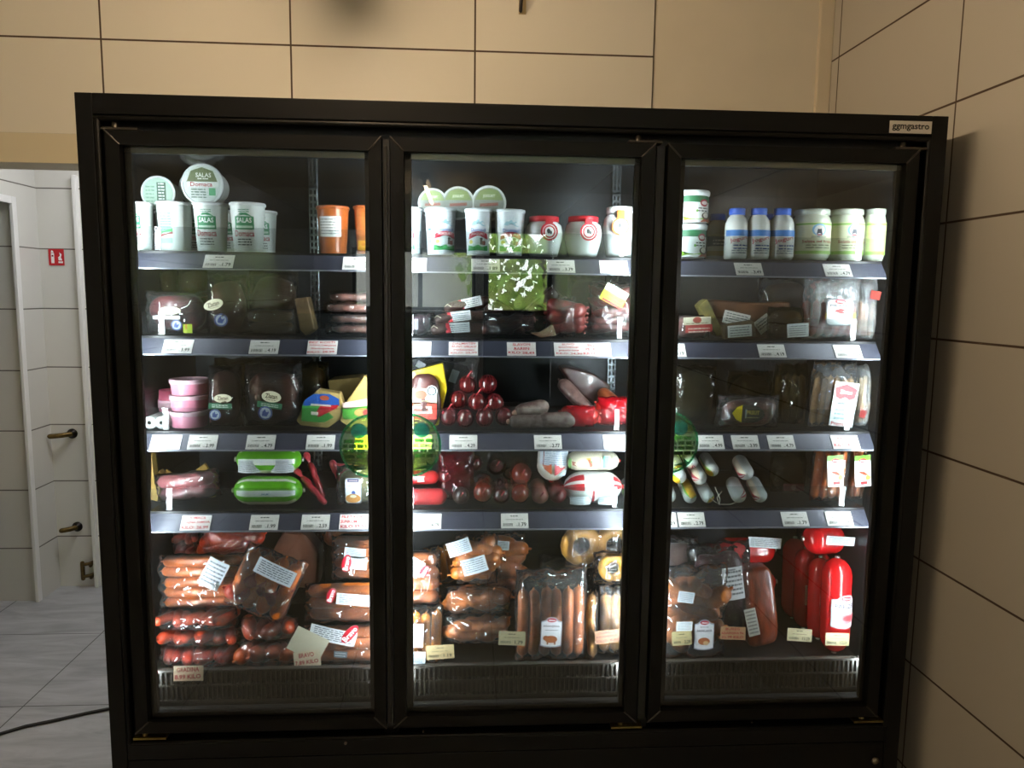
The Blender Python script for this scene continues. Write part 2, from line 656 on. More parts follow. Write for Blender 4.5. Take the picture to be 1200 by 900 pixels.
# far end of the room, behind the camera: plaster wall with a glazed shop door
rw_ = M('e9e6de', 0.7)
struct('wall_rear', MB().box(XL, -.75, YREAR - .15, YREAR, 0, CEIL, rw_).box(1.0, 1.12, YREAR - .15, YREAR, 0, CEIL, rw_).box(-.75, 1.0, YREAR - .15, YREAR, 0, 1.33, rw_).box(-.75, 1.0, YREAR - .15, YREAR, 2.2, CEIL, rw_).box(1.12, XR, YREAR - .15, YREAR, 2.5, CEIL, M('e9e6de', 0.7)))
dm = M('17181a', 0.4)
dr = MB().box(1.12, 1.19, YREAR - .1, YREAR - .02, 0, 2.5, dm).box(2.04, XR, YREAR - .1, YREAR - .02, 0, 2.5, dm)
dr.box(1.19, 2.04, YREAR - .09, YREAR - .03, .12, 1.34, dm).box(1.19, 2.04, YREAR - .1, YREAR - .02, 2.43, 2.5, dm).box(1.19, 2.04, YREAR - .1, YREAR - .02, 2.07, 2.16, dm).box(1.19, 2.04, YREAR - .1, YREAR - .02, 0, .12, dm)  # lower panel made solid and dark to cut off the reflected daylight
door = struct('door_1', dr)
MB().box(1.19, 2.04, YREAR - .065, YREAR - .055, 1.34, 2.43, pane(0.8)).obj('glass_pane', door)
dl = MB().box(-3.3, XL - .24, 1.99, 2.06, 0, CEIL, M('c9ccd0', 0.6)).box(-3.4, -3.3, -1, 2.06, 0, CEIL, M('c9ccd0', .6)).box(-3.4, XL - .24, -1.1, -1, 0, CEIL, M('c9ccd0', .6))
struct('wall_passage', dl)
struct('door_2', MB().box(-1.75, -1.53, 1.955, 1.985, 0, 2.0, M('1d1c1b', 0.5), bev=.004).box(-1.735, -1.715, 1.93, 1.96, 1.0, 1.14, M('8d8d8d', .3, 1.0), bev=.003))
wn = struct('window_1', MB().box(-.75, -.70, YREAR - .1, YREAR - .02, 1.33, 2.2, dm).box(.95, 1.0, YREAR - .1, YREAR - .02, 1.33, 2.2, dm).box(-.70, .95, YREAR - .1, YREAR - .02, 1.33, 1.37, dm).box(-.70, .95, YREAR - .1, YREAR - .02, 2.15, 2.2, dm).box(.18, .24, YREAR - .1, YREAR - .02, 1.37, 2.15, dm))
MB().box(-.70, .95, YREAR - .065, YREAR - .055, 1.37, 2.15, pane(0.8)).obj('glass_pane', wn)
t = thing('added_counter', 'dark shop counter along the far wall behind the camera', 'counter', (-.2, YREAR + .45, 0))  # dark block added so the door glass mirrors nothing bright low down
MB().box(-.9, .9, -.32, .32, 0, 1.28, M('191817', .5), bev=.006).obj('counter_body', t)
MB().box(-.94, .94, -.36, .36, 1.28, 1.32, M('2a2826', .4), bev=.005).obj('worktop', t)
# street outside
tag(MB().box(-12, 16, -30, YREAR - .2, -.16, -.1, M('8f8d88', 0.9)).obj('pavement'), 'grey pavement outside the glass shop door', 'pavement')
bpy.data.objects['pavement']['kind'] = 'structure'
t = thing('white_building', 'white rendered building across the street outside the window', 'building', (-2.6, -17, -.1))
MB().box(-4, 3.9, -4, 0, 0, 5.5, M('efece6', .8)).obj('wall', t)
for x in (-2.6, -.2, 2.2):
    MB().box(x - .5, x + .5, -.02, .04, 3.2, 4.6, M('5f6670', .2)).obj('window', t)
MB().box(-4.2, 4.1, -4.2, .2, 5.5, 5.7, M('8a5a48', .8)).obj('roof', t)
tr = thing('tree', 'leafy green street tree outside the glazed shop door', 'tree', (2.6, -15.5, -.1))
MB().tube([(0, 0, 0), (.05, 0, 1.2), (0, .05, 2.4)], [.16, .13, .08], M('4a3b2c', .9), n=12).obj('trunk', tr)
lv = MB()
for i in range(900):
    a, b, q = rnd.uniform(0, 2 * PI), rnd.uniform(-1, 1), rnd.uniform(.75, 1.05)
    p = Vector((1.9 * q * math.cos(a) * math.sqrt(1 - b * b), 1.5 * q * math.sin(a) * math.sqrt(1 - b * b), 2.6 + 1.7 * q * b))
    e = Euler((rnd.uniform(0, 6), rnd.uniform(0, 6), rnd.uniform(0, 6))).to_matrix().to_4x4()
    e.translation = p
    lv.add([(-.16, 0, 0), (0, -.02, -.1), (.16, 0, 0), (0, .03, .1)], [(0, 1, 2, 3)], M(rnd.choice(['a9c25a', '8fb24a', 'bccb72']), .6), False, e)
lv.obj('foliage', tr)

# ceiling tubes
for k, (x, y0, y1, z, hue) in enumerate([(0.5, -1.0, .44, 2.53, 'ffe0b8'), (0.5, -3.4, -1.9, 2.53, 'ffe0b8'), (0.5, -6.4, -4.9, 2.53, 'ffe0b8')]):
    t = thing('ceiling_lamp', ['warm fluorescent ceiling tube right above the front of the cooler', 'warm fluorescent ceiling tube just behind the camera', 'warm fluorescent ceiling tube far behind the camera'][k], 'lamp', (x, (y0 + y1) / 2, z), group='fluorescent tubes along the ceiling')
    L = (y1 - y0) / 2
    MB().box(-.04, .04, -L, L, .03, CEIL - z - .001, M('e9e7e2', .5), bev=.006).obj('housing', t)
    MB().tube([(0, -L + .02, 0), (0, L - .02, 0)], .016, M(hue, .4, emit=(84.0, 22.0, 50.0)[k]), n=12).obj('tube', t)
    for s in (-1, 1):
        MB().box(-.018, .018, s * L - .02, s * L + .02, -.02, .035, M('d8d6d0', .5), bev=.003).obj('lamp_holder', t)
t = thing('recess_fill_lamp', 'square neutral white ceiling panel lamp in the recess left of the cooler', 'lamp', (-.35, 1.55, CEIL))  # unseen fill lamp, added to brighten the recess
MB().box(-.3, .3, -.3, .3, -.03, -.001, M('e9e7e2', .5), bev=.004).obj('housing', t)
MB().box(-.28, .28, -.28, .28, -.036, -.03, M('f6f8ff', .5, emit=16.0)).obj('diffuser', t)

# things on the recess wall
y = YREC
t = thing('fire_extinguisher_sign', 'small red sign with white extinguisher and flame on tiled wall', 'sign', (-1.197, y - .004, 1.735))
decal('sign_plate', t, .076, .082, 'c01822', [('r', -.24, -.06, .2, .62, 'f3eeee'), ('p', [(-.34, .28), (-.16, .28), (-.2, .38), (-.3, .42)], 'f3eeee'), ('r', -.24, .08, .12, .1, '7a1018'),
      ('p', [(.12, -.36), (.4, -.36), (.42, -.26), (.12, -.26)], 'f3eeee'), ('p', [(.14, -.2), (.38, -.2), (.3, 0), (.36, .18), (.2, .3), (.24, .08), (.12, 0)], 'f3eeee')])
brass = M('6d5a35', .35, .9, var=.3)
for i, (px, py, px2, py2, lb) in enumerate([(63, 511, 85, 508, 'upper of two brass pipe stubs on tiled recess wall'), (77, 619, 91, 617, 'lower of two brass pipe stubs on tiled recess wall')]):
    a, b = at(px, py, y), at(px2, py2, y)
    L = (b - a).length
    t = thing('pipe_stub', lb, 'pipe', (b.x, y, b.z), group='brass stubs on the recess wall')
    MB().lathe([(.026, 0), (.026, .006), (.014, .012), (.012, .02)], M('2b2622', .4, .8), n=16, xf=Matrix.Rotation(PI / 2, 4, 'X')).obj('flange', t)
    MB().tube([(0, -.012, 0), (-L * .3, -.04, -.002), (-L * .9, -.05, -.006)], .013, brass, n=12).obj('spout', t)
t = thing('pipe_valve', 'brass double angle valve low on recess wall near the floor', 'valve', (at(105, 667, y).x, y, at(105, 667, y).z))
MB().tube([(-.02, -.03, -.04), (-.02, -.03, .045)], .011, brass, n=10).obj('manifold', t)
for zz in (-.03, .035):
    MB().tube([(-.02, -.03, zz), (.018, -.04, zz + .01), (.03, -.02, zz + .012), (.012, -.012, zz - .012)], .009, brass, n=10).obj('elbow', t)
pts = []
for px, py in [(-40, 872), (0, 860), (30, 851), (60, 845), (100, 836), (135, 829), (170, 826)]:
    d = FWD + RIGHT * ((px - 600) / F_PX) - UP * ((py - 450) / F_PX)
    q = CAM + d * ((.006 - CAM.z) / d.z)
    pts.append(q)
tag(MB().tube(pts, .006, M('141312', .5), n=8).obj('power_cord'), 'black power cord lying across the grey floor tiles', 'cord')
q = at(612, 6, YB)
t = thing('wall_hook', 'small dark metal hook near top of the tiled wall', 'hook', (q.x, YB, q.z))
MB().box(-.012, .012, -.006, 0, -.03, .05, M('b9a57f', .5), bev=.002).obj('hook_plate', t)
MB().tube([(0, -.004, .04), (-.004, -.022, .03), (-.006, -.026, -.005), (-.006, -.012, -.022)], .006, M('1e1a17', .5), n=8).obj('hook_arm', t)

# ================================================================== THE COOLER
W, H = 2.026, 2.015
SZ = [1.678, 1.466, 1.222, 1.010]
DECK = 0.552
blk = M('070707', .42, var=.15, vscale=4, spec=.2)
blk2 = M('0a0a0a', .5)
frm = M('080807', .42, spec=.18)
fr = thing('display_cooler', 'black three-door glass-front display cooler filled with sausages and dairy', 'cooler', (0, 0, 0))
cb = MB()
cb.box(0, .038, .0, .045, .04, H, blk, bev=.002).box(W - .038, W, .0, .045, .04, H, blk, bev=.002)
cb.box(0, .018, .045, .76, .04, H, blk).box(W - .018, W, .045, .76, .04, H, blk)
cb.box(.018, .070, .046, .050, .45, 1.93, blk2).box(W - .070, W - .018, .046, .050, .45, 1.93, blk2)  # black fillers added so strip light cannot leak through the door gaps
cb.box(.018, W - .018, .05, .76, 1.93, H - .004, blk2).box(.018, W - .018, .70, .76, .04, 1.93, blk2)
cb.box(.018, W - .018, .045, .70, .04, .44, blk2)
for x in (.06, W - .06):
    for yy in (.08, .68):
        cb.lathe([(.001, 0), (.025, 0), (.025, .01), (.014, .012), (.014, .05)], blk2, n=12, xf=Matrix.Translation((x, yy, 0)))
cb.obj('cabinet_shell', fr)
fa = MB().box(.0385, W - .0385, 0, .06, 1.969, H, blk, bev=.002)
fa.tube([(.04, .007, 1.962), (W - .04, .007, 1.962)], .0075, frm, n=10)
fa.tube([(.044, .007, .46), (.044, .007, 1.962)], .0075, frm, n=10).tube([(W - .04, .007, .46), (W - .04, .007, 1.962)], .0075, frm, n=10)
fa.obj('fascia', fr)
kp = MB().box(.0385, W - .0385, 0.002, .04, .415, .455, blk, bev=.002).box(.0385, W - .0385, 0.004, .04, .06, .412, blk, bev=.002)
kp.tube([(.045, .008, .457), (W - .045, .008, .457)], .006, frm, n=10)
kp.obj('kick_panel', fr)
for px, py, s in ((1026, 892, .01), (405, 871, .004), (496, 857, .003), (881, 846, .003)):
    q = at(px, py, 0)
    MB().lathe([(.001, .006), (s * .7, .005), (s, .002), (s, 0)], M('7d7468', .35, .9), n=14, xf=Matrix.Rotation(PI / 2, 4, 'X')).obj('screw', fr, (q.x, 0.002, q.z))
bw, bh = .104, .0285
decal('nameplate', fr, bw, bh, 'd9d3cb', [('t', 'ggmgastro', 0, -.02, .62, '161616', .88)], (1.932, -.001, 1.9868), th=.001, shape='rect')
# inside: lining, back panel with slots, posts, ceiling
lin_m = M('2a2b2c', .3, .5)
back_m = M('2a2c2e', .33, .75, bump=.02, bscale=5)
sl = MB().box(.02, W - .02, .62, .64, .45, 1.93, back_m)
for zz in (1.80, 1.37, 1.12, .90):
    for x in (.22, .58, .86, 1.22, 1.50, 1.84):
        sl.box(x - .022, x + .022, .6185, .6205, zz - .002, zz + .002, blk2)
sl.obj('back_panel', fr)
MB().box(.018, .022, .05, .62, .45, 1.93, lin_m).obj('side_lining', fr)
MB().box(W - .022, W - .018, .05, .62, .45, 1.93, lin_m).obj('side_lining', fr)
MB().box(.022, W - .022, .05, .62, 1.898, 1.93, M('232425', .12, .3)).obj('inner_ceiling', fr)
for x in (.403, 1.345):
    p = MB().box(x - .014, x + .014, .596, .618, .5, 1.897, M('aab4b8', .25, .9), bev=.002)
    for i in range(70):
        for dx in (-.006, .006):
            p.box(x + dx - .003, x + dx + .003, .594, .597, .51 + i * .0198, .522 + i * .0198, blk2)
    p.obj('slotted_post', fr)
# deck with air grille
dk = MB().box(.022, W - .022, .10, .62, .45, DECK, M('1c1b1a', .45))
dk.obj('deck', fr)
g = MB().box(.022, W - .022, .085, .10, 0.598, 0.605, M('3a3733', .4, .3), bev=.001)
g.box(.022, W - .022, .085, .098, .560, .566, M('3a3733', .4, .3)).box(.022, W - .022, .085, .098, .516, .523, M('3a3733', .4, .3))
n = 158
for i in range(n):
    x = .03 + (W - .06) * i / (n - 1)
    g.box(x - .0026, x + .0026, .086, .096, .517, .599, M('3a3733', .4, .3))
g.box(.022, W - .022, .0985, .0995, .5, .599, blk2)
g.obj('air_grille', fr)
MB().box(.022, W - .022, .06, .1, .452, .49, M('24211e', .5)).box(.022, W - .022, .05, .075, .452, .515, M('262422', .4), bev=.004).obj('air_duct_lip', fr)
# mullions and led strips
for x in (.688, 1.332):
    MB().box(x - .02, x + .02, .03, .075, .45, 1.93, blk2, bev=.002).obj('mullion', fr)
LED, LED2, LED3 = M('eaf3ff', .5, emit=135.0), M('eaf3ff', .5, emit=165.0), M('eaf3ff', .5, emit=95.0)
for x, dx, ln in ((.062, .010, LED), (W - .062, -.010, LED), (.718, .008, LED2), (1.302, -.008, LED2), (.662, -.008, LED3), (1.358, .008, LED3)):
    hs = MB().box(x - .010, x + .010, .052, .064, .56, 1.89, M('cfd2d4', .4), bev=.002).obj('led_strip', fr)
    MB().box(x + dx - .006, x + dx + .006, .0645, .070, .575, 1.875, ln).obj('led_diffuser', hs)

# doors
steel = M('9a9489', .3, .9)
doors = []
for di, (x0, x1, xi0, xi1) in enumerate([(.063, .678, .094, .649), (.699, 1.317, .729, 1.285), (1.347, 1.958, 1.378, 1.928)]):
    z0, z1, zi0, zi1 = .488, 1.934, .517, 1.903
    d = MB()
    yf, yb = -.004, .044
    # four mitred bars with a bevelled inner lip
    def bar(a, b, c2, e):
        vs = [(p[0], yf, p[1]) for p in (a, b, c2, e)] + [(p[0], yb, p[1]) for p in (a, b, c2, e)]
        d.add(vs, [(0, 1, 2, 3), (7, 6, 5, 4), (0, 4, 5, 1), (1, 5, 6, 2), (2, 6, 7, 3), (3, 7, 4, 0)], frm, False)
    bar((x0, z0), (xi0, zi0), (xi0, zi1), (x0, z1))
    bar((xi1, zi0), (x1, z0), (x1, z1), (xi1, zi1))
    bar((x0, z1), (xi0, zi1), (xi1, zi1), (x1, z1))
    bar((xi0, zi0), (x0, z0), (x1, z0), (xi1, zi0))
    for (a, b) in (((x0, z1), (xi0, zi1)), ((x1, z1), (xi1, zi1)), ((x0, z0), (xi0, zi0)), ((x1, z0), (xi1, zi0))):
        d.tube([(a[0], yf, a[1]), (b[0], yf, b[1])], .0022, M('2b2620', .4), n=6)
    do = d.obj('door', fr)
    do['label'] = ['left-hand glass door', 'middle glass door', 'right-hand glass door'][di]
    doors.append(do)
    MB().box(xi0 - .012, xi1 + .012, .010, .016, zi0 - .012, zi1 + .012, pane(1.0, 'f4f6f4')).obj('glass_pane', do)
    MB().box(xi0 - .012, xi1 + .012, .030, .034, zi0 - .012, zi1 + .012, pane(0.8, 'f4f6f4')).obj('glass_pane', do)
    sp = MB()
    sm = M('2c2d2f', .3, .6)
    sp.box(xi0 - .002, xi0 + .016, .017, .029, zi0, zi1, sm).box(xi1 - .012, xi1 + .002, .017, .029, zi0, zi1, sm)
    sp.box(xi0, xi1, .017, .029, zi1 - .014, zi1 + .002, M('8f9496', .3, .6)).box(xi0, xi1, .017, .029, zi0 - .002, zi0 + .014, sm)  # top bar lighter: its highlight is put into the colour
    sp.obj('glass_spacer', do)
    hx = [.095, 1.293, 1.938][di]
    for zz, mt in ((.478, M('7a6a3c', .35, .8, var=.3)), (1.944, M('4a4640', .35, .8))):
        MB().box(hx - .04, hx + .04, -.002, .03, zz - .0085, zz - .003, mt, bev=.001).lathe([(.001, .012), (.007, .01), (.007, -.006)], mt, n=10, xf=Matrix.Translation((hx - .015, .012, zz))).obj('hinge', do)
MB().box(.681, .696, .004, .03, .49, 1.93, blk2).box(.684, .690, -.001, .004, .5, 1.915, M('2a2825', .3, .4), bev=.001).obj('door_seal', fr)
MB().box(1.322, 1.342, .006, .03, .49, 1.93, blk2, bev=.001).obj('door_seal', fr)
# round stickers on the glass, half behind the stiles
grn = '1e8a5a'


def sticker_mat():
    key = 'sticker'
    if key not in _mats:
        mt, nt, out = new_mat('green_translucent_sticker')
        df = N(nt, 'ShaderNodeBsdfTranslucent')
        df.inputs[0].default_value = (*lin('7f8a34'), 1)
        tr_ = N(nt, 'ShaderNodeBsdfTransparent')
        tr_.inputs[0].default_value = (*lin('d8dcb4'), 1)
        mx = N(nt, 'ShaderNodeMixShader')
        mx.inputs[0].default_value = .10
        nt.links.new(tr_.outputs[0], mx.inputs[1])
        nt.links.new(df.outputs[0], mx.inputs[2])
        nt.links.new(mx.outputs[0], out.inputs[0])
        _mats[key] = mt
    return _mats[key]


def backlit(col, rough=.5):
    key = ('backlit', col)
    if key not in _mats:
        mt, nt, out = new_mat('printed_film_ink')
        a = N(nt, 'ShaderNodeBsdfTranslucent')
        a.inputs[0].default_value = (*lin(col), 1)
        b = N(nt, 'ShaderNodeBsdfTransparent')
        b.inputs[0].default_value = (*lin(col), 1)
        mx = N(nt, 'ShaderNodeMixShader')
        mx.inputs[0].default_value = .22
        nt.links.new(b.outputs[0], mx.inputs[1])
        nt.links.new(a.outputs[0], mx.inputs[2])
        nt.links.new(mx.outputs[0], out.inputs[0])
        _mats[key] = mt
    return _mats[key]


for do, px, py, side in ((doors[0], 436, 523, -1), (doors[1], 479, 522, 1), (doors[2], 782, 519, 1)):
    q = at(px, py, .035)
    R_ = .080
    mb = MB()
    mb.add([(R_ * math.cos(2 * PI * i / 40), -.0004, R_ * math.sin(2 * PI * i / 40)) for i in range(40)], [tuple(range(40))], sticker_mat(), False)
    el = [('ring', 0, 0, .5, .5, .07, '2a9478'), ('o', side * .2, .24, .12, .12, '2f7f86'), ('ring', side * .2, .24, .075, .075, .3, '9fd0d0'),
          ('p', [(side * .2 - .04, .2), (side * .2 + .04, .2), (side * .2, .27)], '1c6b60')]
    for k, (zz, ww) in enumerate(((.08, .42), (0, .46), (-.08, .46), (-.16, .4))):
        el.append(('l', side * .26, zz, ww * .8, 1, .12, '3f9040'))
    el.append(('p', [(side * .10, -.36), (side * .28, -.30), (side * .26, -.24), (side * .36, -.32), (side * .27, -.40), (side * .27, -.36)], '1f7d5a'))
    decal_mb(mb, 2 * R_, 2 * R_, 'ffffff', el, shape='none', th=.0005, matf=backlit)
    mb.obj('round_sticker', do, (q.x, .036, q.z))

# shelves: three bays, four levels
rail_m = M('383a46', .35, .2)
board_m = M('17171a', .4, .2)
plexi = pane(0.5, 'f3f6f6', haze=.004)
BAYS = [(.056, .684), (.692, 1.328), (1.336, W - .056)]
for lv_, zs in enumerate(SZ):
    for (a, b) in BAYS:
        s = MB().box(a, b, .15, .585, zs - .022, zs - .0015, board_m, bev=.0005).obj('shelf', fr)
        r_ = MB().prismx([(.118, zs - .046), (.1485, zs - .008), (.1505, zs - .008), (.152, zs - .046)], a, b, rail_m)
        r_.box(a, b, .1155, .1195, zs - .048, zs - .0445, M('8a8c96', .3, .4))
        r_.obj('price_rail', s)
        MB().box(a + .004, b - .004, .153, .156, zs + .001, zs + .058, plexi).obj('front_guard', s)
        for x in (a + .006, b - .006):
            MB().prismx([(.46, zs - .0225), (.60, zs - .0225), (.60, zs - .06), (.57, zs - .06)], x - .002, x + .002, board_m).obj('shelf_bracket', s)
# ================================================================== PACK BUILDERS
def sg_mat(col, var=.22):
    import colorsys
    hh, ss, vv = colorsys.rgb_to_hsv(*[int(col[i:i + 2], 16) / 255 for i in (0, 2, 4)])
    col = '%02x%02x%02x' % tuple(int(255 * q) for q in colorsys.hsv_to_rgb(hh, min(1, ss * 1.22), min(1, vv * 1.0)))
    return M(col, .34, var=var, vscale=38, coat=.25, bump=.08, bscale=120)


CLEAR = dict(haze=.03, refl=1.5)
FILMS = {'clear': film(**CLEAR), 'milky': film(haze=.22, scale=24), 'soft': film(haze=.07, scale=20), 'dark': film(haze=.012, tint='c0b6aa', scale=24, refl=1.5),
         'olive': film(haze=.04, tint='a89c74', scale=22, refl=1.0, hcol='7a7048'), 'crinkle': film(haze=.025, scale=40, strength=1.0, refl=2.0),
         'red': film(haze=.45, tint='d03038', scale=30, hcol='c01020', refl=.9), 'smooth': film(haze=.02, scale=9, strength=.35)}


def pillow(w, h, d, mt, seed=0, n=34, wr=.0035, taper=1.0, flat=4.0):
    """closed, puffed bag with thin crimped rims, its film folded into flat facets; x centred, z from 0 to h, y centred"""
    mb = MB()
    vs, fs = [], []
    S = Vector((seed * 7.3, seed * 1.7, seed * 3.9))
    r = random.Random(seed * 13 + 5)
    folds = []
    for k in range(7):
        a = r.uniform(0, PI)
        lam = r.uniform(.022, .07) if k < 4 else r.uniform(.012, .028)
        folds.append((math.cos(a), math.sin(a), lam, r.uniform(0, 1), lam * r.uniform(.05, .11) * wr / .0035, r.uniform(0, 60)))

    def fold(x, z, side):
        e = 0
        for ca, sa, lam, ph, A, o in folds:
            wob = .35 * noise.noise(Vector((x * 18 + o, z * 18, side * 3 + o)))
            q = (x * ca + z * sa) / lam + ph + wob + side * .37
            q -= math.floor(q)
            msk = max(0, min(1, .5 + 1.6 * noise.noise(Vector((x * 11 + o * 2, z * 11 + o, side * 5)))))
            e += A * (1 - abs(2 * q - 1)) * msk
        return e
    for side in (-1, 1):
        for j in range(n + 1):
            v = -1 + 2 * j / n
            for i in range(n + 1):
                u = -1 + 2 * i / n
                t = max(0, (1 - abs(u) ** flat) * (1 - abs(v) ** flat)) ** .5
                x0, z0 = u * w / 2, v * h / 2
                e = fold(x0, z0, side) - .002
                k = 1 - (1 - taper) * max(0, v)
                ex = 1 + .07 * noise.noise(Vector((v * 3, seed, 0)))
                ez = .06 * noise.noise(Vector((u * 3, 5, seed))) * h
                rim = (1 - t) * noise.noise(Vector((u * 5, v * 5, seed))) * .005
                vs.append((x0 * k * ex, side * (t * d / 2 + e * t) + rim, max(.0006, h / 2 + z0 + ez * abs(v))))
    m_ = n + 1
    for side in (0, 1):
        b = side * m_ * m_
        for j in range(n):
            for i in range(n):
                q = (b + j * m_ + i, b + j * m_ + i + 1, b + (j + 1) * m_ + i + 1, b + (j + 1) * m_ + i)
                fs.append(q if side == 0 else q[::-1])
    mb.add(vs, fs, mt, True)
    return mb


def sausage(parent, pts, r, col, name='sausage', nub=True):
    pts = [Vector(p) for p in pts]
    mb = MB()
    ms = sg_mat(col) if isinstance(col, str) else col
    mb.tube(pts, r, ms, n=10)
    if nub:
        for a, b in ((pts[0], pts[1]), (pts[-1], pts[-2])):
            d = (a - b).normalized()
            mb.tube([a + d * r * .8, a + d * r * 1.25], r * .18, ms, n=6)
    return mb.obj(name, parent)


def arc(x0, z0, x1, z1, sag, y=0, n=7):
    a, b = Vector((x0, y, z0)), Vector((x1, y, z1))
    d = (b - a)
    p = Vector((-d.z, 0, d.x)).normalized() if d.length else Vector((0, 0, 1))
    return [a.lerp(b, i / (n - 1)) + p * (sag * math.sin(PI * i / (n - 1))) for i in range(n)]


def fill_bag(root, w, h, d, fill, seed):
    r = random.Random(seed)
    k = fill[0]
    if k == 'h':                                   # lying side by side, seen from the side
        _, n, col = fill
        rr = min(h * .50 / n, d * .47)
        for i in range(n):
            z = h * .03 + (h * .93) * (i + .5) / n
            L = w * .465
            sausage(root, arc(-L + rr + r.uniform(0, .006), z + r.uniform(-.003, .003), L - rr - r.uniform(0, .008), z + r.uniform(-.004, .004), r.uniform(-.1, .1) * rr, y=r.uniform(-.2, .2) * (d / 2 - rr)), rr, col)
    elif k == 'v':                                 # standing side by side
        _, n, col = fill[:3]
        rr = min(w * .49 / n, d * .46)
        for i in range(n):
            x = -w * .465 + w * .93 * (i + .5) / n
            t = h * (fill[3] if len(fill) > 3 else .9)
            sausage(root, arc(x + r.uniform(-.002, .002), h * .05 + rr, x + r.uniform(-.004, .004), t - rr - r.uniform(0, .01), r.uniform(-.3, .3) * rr), rr, col)
    elif k == 'ends':                              # pointing at the viewer
        _, nx, nz, col = fill
        rr = min(w * .54 / nx, h * .49 / nz)
        for j in range(nz):
            for i in range(nx):
                x = -w * .45 + w * .90 * (i + .5 + (.25 if j % 2 else -.1) * (nx > 1)) / nx + r.uniform(-.004, .004)
                z = h * .1 + h * .8 * (j + .5) / nz + r.uniform(-.12, .12) * rr
                rq = rr * r.uniform(.82, 1.05)
                dx, dz = r.uniform(-.9, .9) * rr, r.uniform(-.25, .25) * rr
                y1 = d * .40 - rq * .5
                sausage(root, [(x - dx, -y1 * r.uniform(.75, 1), z - dz), (x, 0, z), (x + dx, y1, z + dz)], rq, col)
    elif k == 'ring':                              # curved rings, hung side by side
        _, n, col = fill
        rr = min(w * .13, d * .4, w / (n * 4.6))
        for i in range(n):
            x = -w / 2 + w * (i + .5) / n
            a = w / n * .5 - rr * 1.02
            pts = [(x - a, 0, h * .82)] + [(x + a * math.cos(PI + PI * q / 8), 0, h * .30 + min(a, h * .26) * math.sin(PI + PI * q / 8)) for q in range(9)] + [(x + a, 0, h * .82)]
            sausage(root, pts, rr, col)
    elif k == 'loop':                              # a closed ring sausage lying against the front
        _, n, col = fill
        for i in range(n):
            R1 = min(w, h) * .32
            rr = R1 * .42
            cx = -w / 2 + w * (i + .5) / n
            pts = [(cx + R1 * w / max(w, h) * math.cos(q), r.uniform(-.002, .002), h / 2 + R1 * math.sin(q)) for q in [rad(-70 + 320 * t / 14) for t in range(15)]]
            sausage(root, pts, min(rr, d * .42), col)
    elif k == 'pile':                              # a heap in all directions
        _, n, rr, L, col = fill
        n = int(n * 1.7)
        rr = min(rr * 1.05, d * .4)
        for i in range(n):
            a = rad(r.uniform(-35, 35))
            x = (((i * .618) % 1) - .5) * max(.001, w * .92 - L)
            z = h * .06 + rr + (h * .86 - 2 * rr) * (i + .5) / n
            dx, dz = L / 2 * math.cos(a), L / 2 * math.sin(a) * .6
            y_ = r.uniform(-1, 1) * max(0, d / 2 - rr - .004)
            sausage(root, arc(x - dx, max(rr, min(h - rr, z - dz)), x + dx, max(rr, min(h - rr, z + dz)), r.uniform(-1.2, 1.2) * rr * .6, y=y_), rr, col)
    elif k == 'slab':
        _, col, col2 = fill
        MB().blob((0, 0, h * .48), (w * .43, d * .42, h * .42), M(col, .38, var=.3, vscale=22, col2=col2, coat=.2, bump=.3, bscale=50), n=26, mm=16, amp=.16, freq=18, seed=seed, pw=.75).obj('smoked_meat', root)
    elif k == 'slabs':                             # several flat pieces upon each other
        _, n, col, col2 = fill
        for i in range(n):
            z = h * .06 + h * .88 * (i + .5) / n
            MB().blob((r.uniform(-.05, .05) * w, 0, z), (w * r.uniform(.40, .46), d * .43, h * .47 / n), M(col, .38, var=.3, vscale=22, col2=col2, coat=.2, bump=.3, bscale=50), n=22, mm=10, amp=.2, freq=22, seed=seed + i, pw=.7).obj('smoked_meat', root)


def to_local(root, p):
    mw = Matrix.LocRotScale(root.location, root.rotation_euler, None)
    return mw.inverted() @ p


def put_labels(root, dec, Yf):
    for q in dec:
        px, py, pw, ph, ang, bg_, el = q[:7]
        kw = q[7] if len(q) > 7 else {}
        nm = kw.pop('name', 'label')
        lb = kw.pop('label', None)
        dy = kw.pop('dy', 0)
        p = at(px, py, Yf + dy)
        sc_ = (Yf + dy - CAM.y) / F_PX * 1.0
        R_ = Matrix.Rotation(rad(ang), 3, 'Y')
        mb = MB()
        decal_mb(mb, pw * sc_ * 1.01, ph * sc_ * 1.01, bg_, el, seed=int(px * 7 + py), **kw)
        o = mb.obj(nm, root)
        inv = Matrix.LocRotScale(root.location, root.rotation_euler, None).inverted()
        o.matrix_local = inv @ (Matrix.Translation(p) @ R_.to_4x4())
        if lb:
            o['label'] = lb


